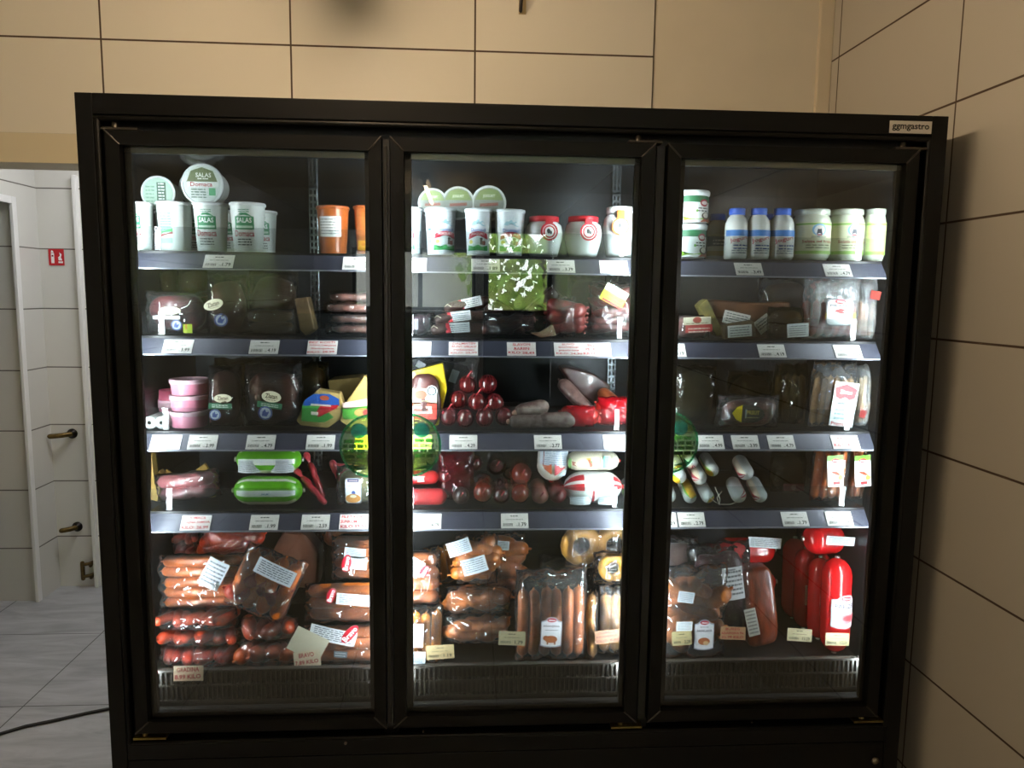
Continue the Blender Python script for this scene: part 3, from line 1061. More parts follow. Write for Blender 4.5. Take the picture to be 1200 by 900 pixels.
def bag(nm, label, box, Y, d, fill=None, fm='clear', rot=0, dec=(), grp=None, zb=None, cat='sausage pack', wr=.0035, taper=1.0, flat=3.4, n=34, fname='film', lean=0):
    seed = int(box[0] * 3 + box[1] * 5)
    cx, z0, w, h = geo(*box, Y, zb)
    a_, b_ = max(cx - w / 2, .028), min(cx + w / 2, W - .028)
    cx, w = (a_ + b_) / 2, b_ - a_
    top = min([1.89] + [q - .036 for q in SZ if q > z0 + .05])
    h = min(h, top - z0)
    c = Vector((cx, Y + d / 2 + .004, z0 + h / 2))
    root = thing(nm, label, cat, rot=(rad(lean), rad(rot), 0), group=grp)
    root.location = c + Euler((rad(lean), rad(rot), 0)).to_matrix() @ Vector((0, 0, -h / 2))
    if rot:                                        # keep the box roughly filled when it lies aslant
        a = abs(math.sin(rad(rot)))
        w, h = w * (1 - .35 * a), h * (1 - .35 * a)
        root.location = c + Euler((rad(lean), rad(rot), 0)).to_matrix() @ Vector((0, 0, -h / 2))
    if fill:
        fl = fill if isinstance(fill, list) else [fill]
        for k, f in enumerate(fl):
            fill_bag(root, w, h, d, f, seed + k)
    if fm in ('crinkle', 'dark') and wr == .0035:
        wr = .0058
    pillow(w, h, d, FILMS[fm] if isinstance(fm, str) else fm, seed, n, wr, taper, flat).obj(fname, root)
    if zb is not None:
        mw = Matrix.LocRotScale(root.location, root.rotation_euler, None)
        lo = min((mw @ v.co).z for ch in root.children for v in ch.data.vertices)
        root.location.z += max(0, zb + .0008 - lo)
    put_labels(root, dec, Y - (.0065 if fm in ('crinkle', 'dark') else .003))
    return root


def poly_mb(pts, Y, d, mt, org, bev=.004, mb=None):
    """an outline of photograph places at distance Y, made d deep"""
    P = [at(x, y_, Y) - org for x, y_ in pts]
    bm = bmesh.new()
    vs = [bm.verts.new(p) for p in P]
    f = bm.faces.new(vs)
    r = bmesh.ops.extrude_face_region(bm, geom=[f])
    for v in [g for g in r['geom'] if isinstance(g, bmesh.types.BMVert)]:
        v.co.y += d
    bmesh.ops.recalc_face_normals(bm, faces=bm.faces[:])
    if bev:
        bmesh.ops.bevel(bm, geom=bm.edges[:], offset=bev, segments=3, profile=.6, affect='EDGES', clamp_overlap=True)
    bm.verts.index_update()
    mb = mb or MB()
    mb.add([v.co.copy() for v in bm.verts], [tuple(v.index for v in q.verts) for q in bm.faces], mt, False)
    bm.free()
    return mb


def px_root(nm, label, cat, x, y_, Y, grp=None):
    p = at(x, y_, Y)
    return thing(nm, label, cat, p, group=grp)


def chub(nm, label, base, h, r, mt, rot=(0, 0, 0), grp=None, cat='sausage', clip='b8b4ac', n=28, sharp=1.0, gath=0.0, two=True):
    """filled casing gathered and clipped at both ends; mt may be a function of (share of length, segment)"""
    root = thing(nm, label, cat, base, rot, grp)
    e = min(r * 1.1 * sharp, h * .3)
    prof = [(.08 * r, 0), (.16 * r, e * .05), (.45 * r, e * .16), (.72 * r, e * .38), (.9 * r, e * .66), (r, e)]
    k = 10
    prof += [(r * (1 + .012 * math.sin(i * 2.1)), e + (h - 2 * e) * i / k) for i in range(1, k)]
    prof += [(r, h - e), (.9 * r, h - e * .66), (.72 * r, h - e * .38), (.45 * r, h - e * .16), (.16 * r, h - e * .05), (.08 * r, h)]
    mb = MB()
    mm = (lambda i, s: mt((prof[i][1] + prof[i + 1][1]) / 2 / h, s)) if callable(mt) else mt
    mb.lathe(prof, mm, n=n)
    if gath:
        for v in mb.v:
            a = math.atan2(v.x, -v.y)
            t = min(v.z, h - v.z) / e
            if t < 1.1:
                q = 1 + gath * math.cos(a * 14) * max(0, 1 - t)
                v.x *= q
                v.y *= q
    mb.obj('casing', root)
    for z, s in ((0, -1), (h, 1)):
        if s > 0 or two:
            MB().lathe([(.001, z - .001 * s), (r * .16, z - .003 * s), (r * .17, z + .003 * s), (.001, z + .004 * s)], M(clip, .3, .8), n=10).obj('clip', root)
    return root


WL = [('l', 0, .36, .84, 6, .135, '6a6e74')]


def bravo(ang=0):
    return [('r', 0, 0, 1, 1, 'c21428')]


BRV = ('ffffff', [('o', 0, 0, .5, .5, 'c4162c'), ('t', 'Bravo', 0, 0, .55, 'ffffff', .78)], dict(shape='oval', name='logo_sticker'))
# ================================================================== TOP SHELF
z1, z2, z3, z4 = SZ
wht = M('eef0ec', .32, coat=.2)


def cup(nm, label, x0, x1, yt, Y, zb, body, dec=None, lid='f1f3f1', turn=0, grp=None, rb=.39, cat='yogurt cup', rings=True):
    cx, zz, w, h = geo(x0, yt, x1, yt + 50, Y, zb)
    rt, rbm = w * .47, w * rb
    root = thing(nm, label, cat, (cx, Y + w / 2, zb), (0, 0, rad(turn)), grp)
    mb = MB()
    mb.lathe([(.001, .003), (rbm * .92, .003), (rbm, 0), (rbm, .003), (rbm + (rt - rbm) * .5, h * .48), (rt, h * .93), (rt * .99, h * .945)], body, n=32)
    mb.obj('body', root)
    MB().lathe([(rt, h * .935), (rt * 1.07, h * .94), (rt * 1.075, h * .975), (rt * 1.03, h), (rt * .94, h), (rt * .92, h * .985), (.001, h * .985)], M(lid, .3, coat=.2), n=32).obj('lid', root)
    tilt = math.atan((rt - rbm) / (h * .93))
    for (dx, dz, dw, dh, bg_, el, kw) in dec or []:
        rm = rbm + (rt - rbm) * dz / .93 + .0008
        o = decal(kw.get('name', 'label'), root, dw * w, dh * h, bg_, el, (0, 0, 0), shape=kw.get('shape', 'rect'), bend=rm, seed=int(x0))
        M_ = Matrix.Rotation(rad(dx), 4, 'Z') @ Matrix.Translation((0, -rm, dz * h)) @ Matrix.Rotation(tilt, 4, 'X')
        o.matrix_local = M_
    return root


cupm = M('e9efe9', .35, coat=.2)
g_, r_d = '2f8f5c', 'b3283a'
fr_print = [('r', 0, .10, .74, .34, g_), ('p', [(-.30, .27), (.30, .27), (.1, .36), (-.12, .36)], g_), ('t', 'SALAS', 0, .17, .13, 'ffffff', .56),
            ('r', 0, .0, .62, .06, 'bfe0c6'), ('t', 'Domaca', .0, -.17, .16, r_d, .74), ('l', 0, .44, .4, 2, .05, '4a8f6a'), ('l', 0, -.32, .5, 3, .07, '3a4d44')]
bk_print = [('r', -.15, .1, .5, .55, 'a9dcb4'), ('l', -.15, .32, .44, 7, .07, '5fb080'), ('p', [(-.4, -.22), (.12, -.14), (.12, -.2), (-.4, -.3)], r_d), ('p', [(-.4, -.14), (.12, -.06), (.12, -.14), (-.4, -.22)], '3fae5c'), ('r', -.15, -.38, .5, .14, 'a9dcb4')]
gd = lambda el: [(0, .5, .72, .78, 'e9efe9', el, {})]
YT = .165
cup('yogurt_cup', 'white yogurt cup with green print cut off by left door edge', 150, 175, 236, YT, z1, cupm, gd(fr_print), turn=-25, grp='green-printed yogurt cups')
cup('yogurt_cup', 'white yogurt cup turned to its pale green text panel', 175, 219, 235, YT, z1, cupm, gd(bk_print), grp='green-printed yogurt cups')
cup('yogurt_cup', 'white yogurt cup with green logo below the big round lid', 219, 262, 236, YT, z1, cupm, gd(fr_print), grp='green-printed yogurt cups')
cup('yogurt_cup', 'white yogurt cup with green logo, right end of the front row', 263, 306, 236, YT, z1, cupm, gd(fr_print), turn=2, grp='green-printed yogurt cups')
for i, (a, b, l) in enumerate([(176, 210, 'yogurt cup in the second row behind the leftmost front cups'), (208, 243, 'yogurt cup in the second row behind the text panel cup'), (244, 280, 'yogurt cup in the second row between the two logo cups'), (286, 321, 'yogurt cup of the second row showing right of the front row')]):
    cup('yogurt_cup', 'white and green ' + l, a, b, 246, .30, z1, cupm, gd(fr_print), turn=8 if i == 3 else 0, grp='green-printed yogurt cups')


def lying_cup(label, px, py, rpx, Y, el, bgc, grp, length=.10, tilt=0, body=None, zc=None):
    p = at(px, py, Y)
    R_ = rpx * (Y - CAM.y) / F_PX
    root = thing('yogurt_cup', label, 'yogurt cup', (p.x, Y, p.z), (rad(tilt), 0, 0), grp)
    X = Matrix.Rotation(PI / 2, 4, 'X')
    MB().lathe([(.001, -length), (R_ * .76, -length), (R_ * .8, -length + .004), (R_ * .93, -.008)], body or cupm, n=28, xf=X).obj('body', root)
    MB().lathe([(R_ * .93, -.009), (R_, -.008), (R_, -.001), (R_ * .97, 0), (R_ * .9, 0), (R_ * .88, -.0012), (.001, -.0012)], M('dfe5e3', .25, coat=.3), n=36, xf=X).obj('lid', root)
    decal('lid_print', root, R_ * 1.74, R_ * 1.74, bgc, el, (0, .0005, 0), shape='oval', seed=int(px), th=.0008)
    return root


lidp = [('p', [(-.42, .06), (.42, .06), (.3, .36), (0, .46), (-.3, .36)], '6c7a52'), ('t', 'SALAS', .04, .25, .12, 'f2f2ea', .42), ('l', .03, .15, .3, 1, .07, 'f0f0e6'), ('r', .02, 0, .84, .14, 'eef2ee'),
        ('t', 'Domaca', -.02, .0, .12, r_d, .6), ('l', -.1, -.14, .4, 4, .07, '5f7a6a'), ('r', .27, -.2, .18, .2, '5cae7c')]
lying_cup('yogurt cup lying on top with its round lid facing forward, largest lid', 237, 216, 23.3, .175, lidp, 'd7e0da', 'cups lying on the top shelf rows', .085)
lying_cup('yogurt cup lying behind the large lid, only its rim showing at left', 230, 220, 19.5, .27, lidp, 'd7e0da', 'cups lying on the top shelf rows', .08)
lying_cup('yogurt cup lying on top with a dimmer lid, left of the largest lid', 185, 226, 19, .215, [('r', .12, .0, .3, .7, '3f5f4c'), ('l', -.25, .2, .3, 5, .12, '7f9f8a'), ('l', .12, .3, .2, 6, .1, 'dfe8e2')], 'a9c4b2', 'cups lying on the top shelf rows', .085)

org = M('b8602a', .3, var=.15, vscale=12, coat=.3)
for i, (a, b, l) in enumerate([(367, 407, 'orange tub with white paper label, left one of two'), (411, 450, 'orange tub with yellow label, half behind the door stile')]):
    lab = [(-6, .56, .72, .42, 'e9e6de', [('l', 0, .36, .8, 6, .14, '8a8a88')], {})] if i == 0 else [(4, .62, .8, .5, 'c2692f', [], {}), (4, .18, .8, .2, 'e8a41c', [('r', 0, .1, .6, .3, 'd87a14')], {})]
    cup('spread_tub', l, a, b, 240, .20, z1, org, lab, lid='a8562a', grp='orange spread tubs', cat='spread tub', turn=0)
# cups of the middle bay
cm = M('e6edf0', .35, coat=.2)
bl = '3a6fb0'
mid = [('p', [(-.34, .18), (-.2, .3), (0, .34), (.2, .3), (.34, .18), (.24, .17), (0, .26), (-.24, .17)], '9fd0d8')] + \
      [('p', [(math.sin(rad(a)) * .3 - .012, .26 + math.cos(rad(a)) * .10), (math.sin(rad(a)) * .3 + .012, .26 + math.cos(rad(a)) * .10), (math.sin(rad(a)) * .42, .26 + math.cos(rad(a)) * .2)], 'a8d4da') for a in range(-50, 51, 20)] + \
      [('t', 'Domaci', 0, .08, .085, bl, .62), ('p', [(-.38, -.02), (-.2, .03), (0, .05), (.2, .03), (.38, -.02), (.42, -.16), (.3, -.1), (0, -.06), (-.3, -.1), (-.42, -.16)], 'cf2440'), ('t', 'JOGURT', 0, -.025, .075, 'ffe8e4', .58),
       ('o', -.3, -.22, .08, .05, 'e8d85a'), ('p', [(-.42, -.3), (-.2, -.34), (0, -.28), (.2, -.36), (.4, -.3), (.4, -.44), (0, -.42), (-.42, -.44)], '3fae5a'), ('r', .12, -.22, .09, .12, '6a5a4c'), ('o', .12, -.14, .06, .03, '3a332e'), ('r', .22, -.24, .12, .1, '9a4a3c')]
bkm = [('r', -.28, .08, .3, .06, '2f62c0'), ('r', -.28, -.1, .3, .26, 'b4cdf0'), ('l', -.28, .0, .28, 5, .06, '5f8fd0')]
cmid = lambda turn, el=mid: [(turn, .47, .80, .86, 'e6edf0', el, {})]
for i, (a, b, t, l) in enumerate([(468, 495, -24, 'white yogurt cup with red banner cut off by middle door stile'), (496, 535, 22, 'white yogurt cup with blue text block and red banner'), (544, 578, -2, 'white yogurt cup with red banner facing front, third in row'), (579, 617, 4, 'white yogurt cup with red banner next to the milk pots')]):
    cup('yogurt_cup', l, a, b, 242 + i * .8, YT, z1, cm, cmid(t) + ([(-28, .47, .5, .86, 'e6edf0', bkm, {})] if i == 1 else []), grp='red-banner yogurt cups', lid='e2eaec', rb=.40)
gl_ = [('p', [(-.46, .1), (.46, .1), (.3, .4), (0, .48), (-.3, .4)], '8fa468'), ('t', 'JOGURT', 0, .22, .12, 'f0f2e6', .4), ('p', [(-.3, -.02), (.3, .02), (.3, -.08), (-.3, -.12)], 'a86a5c'), ('l', 0, -.2, .6, 4, .08, '8a948c')]
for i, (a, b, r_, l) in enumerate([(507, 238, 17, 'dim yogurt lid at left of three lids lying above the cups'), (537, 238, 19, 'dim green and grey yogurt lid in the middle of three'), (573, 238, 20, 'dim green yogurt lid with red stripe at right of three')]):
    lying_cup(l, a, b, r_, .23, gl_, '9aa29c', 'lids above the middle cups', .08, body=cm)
# milk pots
for i, (a, b, t, l, tc) in enumerate([(617, 662, 252, 'round white milk pot with red lid strap, left of two', 'c8202e'), (664, 709, 252, 'round white milk pot with red lid strap, beside the orange one', 'c8202e'), (710, 750, 241, 'taller white milk pot with clear lid and orange strap', 'e8681c')]):
    cx, zz, w, h = geo(a, t, b, 300, YT, z1)
    R_ = w / 2
    root = thing('milk_pot', l, 'milk pot', (cx, YT + R_, z1), group='white milk pots')
    MB().lathe([(.001, .002), (R_ * .68, .002), (R_ * .72, 0), (R_ * .8, .012), (R_ * .97, h * .42), (R_, h * .6), (R_ * .92, h * .78), (R_ * .72, h * .86), (R_ * .7, h * .88)], M('e6e8e4', .22, coat=.5), n=36).obj('pot', root)
    if i < 2:
        MB().lathe([(R_ * .7, h * .86), (R_ * .8, h * .87), (R_ * .8, h * .99), (R_ * .76, h), (.001, h)], M(tc, .35, coat=.3), n=32).obj('lid', root)
    else:
        MB().lathe([(R_ * .7, h * .80), (R_ * .7, h * .86), (R_ * .66, h * .86)], M('4a4a48', .3), n=32).obj('neck', root)
        MB().lathe([(R_ * .7, h * .86), (R_ * .8, h * .87), (R_ * .8, h * .99), (R_ * .76, h), (.001, h)], M('eceeec', .3, coat=.3), n=32).obj('lid', root)
    sm_ = MB().box(-.011, .011, -R_ * .98, -R_ * .70, h * .90, h * .915, M(tc, .4), bev=.001)
    sm_.box(-.010, .010, -R_ * 1.0, -R_ * .975, h * .70, h * .915, M(tc, .4), bev=.002)
    decal_mb(sm_, .046, .046, tc, [('ring', 0, 0, .40, .40, .12, 'f0e8e4'), ('o', 0, 0, .27, .27, 'f2efec'), ('o', -.05, .03, .1, .14, '3a3a3a'), ('o', .08, -.04, .07, .1, '5a5a5a')], shape='oval', th=.002, xf=Matrix.Translation((0, -R_ * 1.02, h * .60)))
    sm_.obj('lid_strap', root, rot=(0, 0, rad([10, 8, -8][i])))
# buckets
def bucket(label, x0, x1, y0, y1, Y, zb, grp):
    cx, zz, w, h = geo(x0, y0, x1, y1, Y, zb)
    R_ = w / 2 * .95
    root = thing('cream_bucket', label, 'cream bucket', (cx, Y + R_, zb), (0, 0, rad(0)), grp)
    gm = M('2f6a44', .35, coat=.2)
    MB().lathe([(.001, .002), (R_ * .88, .002), (R_ * .9, 0), (R_ * .93, h * .5), (R_ * .95, h * .86)], M('e9ece8', .3, coat=.2), n=36).obj('tub', root)
    MB().lathe([(R_ * .96, h * .85), (R_ * 1.05, h * .86), (R_ * 1.06, h * .97), (R_ * 1.0, h), (.001, h)], M('e4e9e9', .3, coat=.2), n=36).obj('lid', root)
    el = [('r', 0, .36, 1, .24, '2c6a45'), ('o', .22, .22, .12, .14, 'a8283c'), ('o', .22, .22, .09, .07, 'e8d8d4'), ('l', .2, .02, .3, 2, .1, '4a4a4a'), ('p', [(-.5, -.5), (.5, -.5), (.5, -.4), (.2, -.34), (-.2, -.42), (-.5, -.2)], '9fd83a'),
          ('o', .28, -.26, .14, .14, '4f4034'), ('o', .28, -.24, .10, .1, 'e9e2d4'), ('p', [(.1, -.5), (.5, -.5), (.45, -.34), (.2, -.38)], 'b0552c'), ('o', .02, -.08, .03, .05, '6fae3a')]
    o = decal('label', root, w * 1.15, h * .80, 'e9ece8', el, bend=R_ * .945 + .0015, seed=int(x0 + y0))
    o.location = (0, -R_ * .945 - .0015, h * .44)
    return root


zt = bucket('white cream bucket with green band, lower of the stacked two', 793, 834, 262, 301, YT, z1, 'stacked cream buckets')
cx, zz, w, h1 = geo(793, 262, 834, 301, YT, z1)
bucket('white cream bucket with green band, on top of another bucket', 795, 837, 222, 263, YT, z1 + h1 + .001, 'stacked cream buckets')


def bottle(label, x0, x1, y0, Y, zb, grp, dim=False):
    cx, zz, w, h = geo(x0, y0, x1, 302, Y, zb)
    R_ = w / 2 * .97
    root = thing('yogurt_bottle', label, 'bottle', (cx, Y + R_, zb), group=grp)
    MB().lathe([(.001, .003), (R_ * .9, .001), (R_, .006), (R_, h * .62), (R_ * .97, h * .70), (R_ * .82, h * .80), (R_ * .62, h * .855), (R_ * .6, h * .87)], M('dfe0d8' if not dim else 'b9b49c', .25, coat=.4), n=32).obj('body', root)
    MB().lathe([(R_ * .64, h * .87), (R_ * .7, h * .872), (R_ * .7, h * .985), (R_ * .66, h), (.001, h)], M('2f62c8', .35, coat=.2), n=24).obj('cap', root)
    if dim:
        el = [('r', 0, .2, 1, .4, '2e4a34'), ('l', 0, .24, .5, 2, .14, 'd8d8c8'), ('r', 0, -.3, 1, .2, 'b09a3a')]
    else:
        el = [('r', 0, .38, 1, .24, '3f7fc8'), ('t', 'Jogurt', -.02, .13, .2, 'c02a44', .62, 12), ('l', .05, -.1, .5, 2, .12, '34508c'), ('l', 0, -.3, .5, 2, .09, '7a7f88')]
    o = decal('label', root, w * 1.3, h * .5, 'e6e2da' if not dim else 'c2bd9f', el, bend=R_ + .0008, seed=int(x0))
    o.location = (0, -R_ - .0008, h * .32)
    return root


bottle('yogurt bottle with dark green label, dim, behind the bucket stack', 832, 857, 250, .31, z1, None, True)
for a, b, l in ((854, 881, 'white yogurt bottle with blue cap, left of three'), (880, 907, 'white yogurt bottle with blue cap, middle of three'), (907, 936, 'white yogurt bottle with blue cap, next to the cream jars')):
    bottle(l, a, b, 243, YT, z1, 'blue-capped yogurt bottles')
bottle('yogurt bottle with blue cap peeking out behind the right two bottles', 894, 918, 250, .28, z1, 'blue-capped yogurt bottles')


def jar(label, x0, x1, y0, Y, zb, grp, pale=False):
    cx, zz, w, h = geo(x0, y0, x1, 304, Y, zb)
    R_ = w / 2 * .98
    root = thing('sauce_jar', label, 'jar', (cx, Y + R_, zb), group=grp)
    MB().lathe([(.001, .003), (R_ * .86, .001), (R_ * .97, .012), (R_, .02), (R_, h * .76), (R_ * .93, h * .84), (R_ * .86, h * .88), (R_ * .86, h * .9)], M('dfe2cc', .12, coat=.8), n=36).obj('glass_body', root)
    MB().lathe([(R_ * .87, h * .89), (R_ * .93, h * .895), (R_ * .93, h * .975), (R_ * .9, h), (.001, h)], M('cfd4c4', .25, .3), n=32).obj('lid', root)
    el = [('r', 0, .44, 1, .06, '8fc05a'), ('r', 0, -.44, 1, .1, '9fc85a'), ('o', 0, .26, .15, .19, '8fc0e0'), ('o', 0, .25, .11, .15, 'e8ecec'), ('p', [(-.06, .12), (.06, .12), (.04, .3), (-.04, .3)], '2f3440'), ('o', 0, .33, .05, .05, 'f3e6da'),
          ('r', 0, .1, .1, .04, 'a83038'), ('t', 'DOMACA', 0, .04, .06, '3a4a5a', .3), ('t', 'Salata od hrena', 0, -.1, .09, 'b0403a', .66), ('l', 0, -.22, .5, 2, .08, '8a8a6a')]
    o = decal('label', root, w * 1.25, h * .62, 'e8e6c0' if not pale else 'd8e29a', el if not pale else el[:2], bend=R_ + .0008, seed=int(x0))
    o.location = (0, -R_ - .0008, h * .43)
    return root


jar('glass jar of white sauce with cream label, left of three', 938, 982, 244, YT, z1, 'sauce jars')
jar('glass jar of white sauce with cream label, middle of three', 981, 1021, 244, YT, z1, 'sauce jars')
jar('glass jar with brightly lit green-yellow label, at right door edge', 1019, 1043, 244, YT + .005, z1, 'sauce jars', True)
# ================================================================== SECOND SHELF
def lab_oval_logo(txt='Zlata', sub=None):
    return [('o', 0, 0, .5, .5, 'e6e0c0'), ('t', txt, 0, 0, .42, '4a3a2a', .6)]


HAM = dict(shape='oval')
CREAM_L = lambda px, py, w, h, a: (px, py, w, h, a, 'e9e2c2', [('t', 'Zlatan', 0, .05, .42, '4a3826', .62), ('l', 0, -.28, .5, 1, .1, '6a5a44')], dict(shape='oval', name='brand_label'))
BLUE_C = lambda px, py, d: (px, py, d, d, 0, 'dfe3ee', [('ring', 0, 0, .49, .49, .18, '33479a'), ('p', [(-.25, -.2), (.1, -.25), (.28, .1), (.05, .05), (0, .3), (-.2, .1)], '5568b4')], dict(shape='oval', name='quality_seal'))
RIB = lambda px, py, w, h, a: (px, py, w, h, a, '2f6a4a', [('l', 0, .15, .7, 2, .3, 'cfdccc')], dict(name='ribbon_label'))

bag('meat_pack', 'clear pack of red smoked meat with blue seal at left end of second shelf', (164, 341, 240, 397), .175, .075, ('slab', '7a3034', '4a1c20'), dec=[CREAM_L(199, 364, 24, 9, 0), BLUE_C(207, 381, 12), (195, 372, 30, 4, 0, 'e4e0dc', [('l', 0, 0, .9, 1, .3, '8a4040')], {}), (220, 385, 10, 10, 0, 'c8d82a', [('r', -.15, .2, .2, .6, 'e89a3a')], {})], grp='meat packs of the second shelf', zb=z2, cat='meat pack')
bag('meat_pack', 'upright greenish clear pouch behind the red meat pack with blue seal', (163, 309, 202, 350), .33, .06, ('slabs', 2, '5a4a34', '7a6a4c'), fm='olive', zb=z2 + .03, cat='meat pack')
bag('meat_pack', 'greenish pouch standing second from left at the back of second shelf', (204, 306, 238, 352), .33, .06, ('slabs', 2, '8a6a44', '6a7a44'), fm='olive', zb=z2 + .03, cat='meat pack')
bag('meat_pack', 'dark meat pack with cream label and round blue seal, second shelf', (238, 322, 284, 397), .17, .08, ('slab', '74362f', '4e2420'), fm='dark', dec=[CREAM_L(250, 357, 22, 12, -18), BLUE_C(259, 375, 15)], grp='meat packs of the second shelf', zb=z2, cat='meat pack')
bag('meat_pack', 'big dark brown crinkled meat pack reaching up to the shelf above', (286, 316, 346, 397), .222, .09, ('slab', '5a3224', '6e4a2c'), fm='dark', zb=z2, cat='meat pack')
tan = M('6e5630', .6, var=.3, vscale=18, bump=.8, bscale=60, col2='4a381e')


def paper_pack(nm, label, pts, Y, d, mt, dec=(), grp=None, cat='meat pack', body=None, bev=.004, shelf_z=None):
    xs = [p[0] for p in pts]
    ys = [p[1] for p in pts]
    root = px_root(nm, label, cat, (min(xs) + max(xs)) / 2, max(ys), Y, grp)
    poly_mb(pts, Y, d, mt, root.location, bev).obj('wrapping', root)
    if body:
        c, r, cols = body
        p = at(c[0], c[1], Y) - root.location
        s = (Y - CAM.y) / F_PX
        MB().blob((p.x, p.y - .006, p.z), (r[0] * s, .022, r[1] * s), M(cols[0], .35, var=.3, col2=cols[1], vscale=24, coat=.4, bump=.2), n=24, mm=14, amp=.08, freq=30, seed=int(c[0]), pw=.85).obj('meat_window', root)
    put_labels(root, dec, Y - .0025)
    if shelf_z is not None:
        lo = min((root.matrix_basis @ v.co).z for ch in root.children for v in ch.data.vertices if ch.name.startswith('wrapping'))
        root.location.z += shelf_z - lo
    return root


bag('meat_pack', 'brown and tan lumpy meat pack at foot of the dark crinkled pack', (286, 362, 345, 397), .165, .045, ('slabs', 2, '6a5028', '8a6c3c'), fm='dark', zb=z2, cat='meat pack')
paper_pack('paper_pack', 'slanting tan paper strip pack left of the slotted steel post', [(345, 352), (360, 350), (369, 388), (358, 396), (351, 388)], .18, .05, tan, grp=None, shelf_z=z2)
for i, (y0, y1, x0, dx, l) in enumerate([(380, 397, 376, 0, 'lowest'), (367, 381, 377, 3, 'second from bottom'), (354, 368, 376, -2, 'third from bottom'), (341, 355, 378, 2, 'topmost')]):
    bag('bacon_pack', 'crinkled vacuum pack of pinkish bacon, %s of the left stack' % l, (x0 + dx, y0, 452, y1), .18 + .006 * (i % 2), .11, ('slabs', 1, 'b87c6c', '8a4c40'), fm='crinkle', grp='stack of bacon packs', cat='bacon pack', fname='film', zb=z2 if i == 0 else None)
# middle bay
bag('salami_pack', 'dark purple salami in clear film lying at left of middle bay', (470, 366, 508, 396), .17, .06, ('h', 1, '4a2a38'), fm='crinkle', dec=[(484, 380, 12, 12, 0, '8a7a86', [], {})], zb=z2, cat='salami')
for i, (a, b, r_, tx, l) in enumerate([((511, 389, .19), (562, 386, .20), 6.6, .5, 'lowest salami stick with red and white tag'), ((515, 377, .215), (566, 371, .235), 6.4, .45, 'middle salami stick with red and white tag'), ((527, 364, .235), (570, 354, .265), 6.6, .55, 'topmost salami stick with red and white tag')]):
    A, B = at(*a), at(*b)
    s = (a[2] - CAM.y) / F_PX
    A.z += .005
    B.z += .005
    root = thing('salami_stick', l, 'salami', A, group='tagged salami sticks')
    L = B - A
    pts = [L * (k / 5) + Vector((0, 0, .003 * math.sin(k))) for k in range(6)]
    sausage(root, pts, r_ * s, M('3f2722', .5, var=.3, vscale=40, bump=.3), 'stick')
    ang = -math.degrees(math.atan2(L.z, L.x))
    mid = L * tx
    lb = decal('tag', root, .062, .026, 'd9dcdc', [('l', 0, .25, .8, 4, .2, '7a7f84'), ('p', [(-.5, -.5), (-.28, -.5), (-.36, .5), (-.5, .5)], 'b8202c')], curl=.04, seed=i)
    lb.location = mid + Vector((0, -r_ * s - .003, .004))
    lb.rotation_euler = (0, rad(ang), 0)
    MB().tube([Vector((-.006, -.002, 0)), Vector((-.012, -.008, .006)), Vector((-.006, -.012, .012)), Vector((.004, -r_ * s, .006))], .0011, M('cfc6ae', .7), n=6).obj('string', root)
blackham = M('241815', .35, var=.4, vscale=18, col2='3a2420', coat=.3, bump=.5, bscale=45)
paper_pack('ham_piece', 'black pointed smoked ham wedge right of the salami sticks', [(566, 395), (568, 360), (582, 351), (600, 362), (617, 380), (625, 395)], .235, .065, blackham, bev=.010, cat='ham', shelf_z=z2)
bag('meat_pack', 'crinkled bag of small dark meat pieces between the two black hams', (566, 366, 628, 397), .17, .06, ('pile', 6, .013, .05, '5a3430'), fm='dark', zb=z2, cat='meat pack')
paper_pack('ham_piece', 'tall black ham wedge with pale fat edge in middle bay', [(604, 376), (648, 337), (662, 352), (668, 394), (632, 395)], .315, .08, blackham, bev=.010, cat='ham', shelf_z=z2)
paper_pack('fat_slice', 'pale bacon end lying under the tall black ham wedge', [(622, 390), (634, 389), (648, 380), (652, 393), (634, 396)], .165, .03, M('cbb894', .5, var=.2, vscale=30, col2='a06a50'), bev=.004, cat='bacon', shelf_z=z2)
bag('meat_pack', 'glossy bag of dark red meat with pale edge, left of yellow-green label bag', (655, 347, 677, 397), .17, .075, ('pile', 5, .02, .07, '7a3a36'), fm='crinkle', zb=z2, cat='meat pack', grp=None)
bag('sausage_pack', 'bag of thin dried red sausages with yellow-green label', (694, 330, 748, 397), .185, .085, ('pile', 9, .012, .075, '7a3630'), fm='crinkle', dec=[(720, 347, 29, 21, 28, 'c8d838', [('r', 0, .3, 1, .4, 'dfe6c8'), ('l', 0, .3, .8, 2, .2, '8a9a6a'), ('r', .06, -.42, .9, .14, 'c8302c'), ('l', 0, -.08, .8, 2, .18, 'a0a82a')], dict(curl=.06))], zb=z2)
bag('meat_pack', 'brownish round ham in clear bag behind the yellow-green label bag', (668, 322, 712, 380), .34, .09, ('slab', '6a4638', '4a3028'), fm='olive', zb=z2 + .03, cat='meat pack')
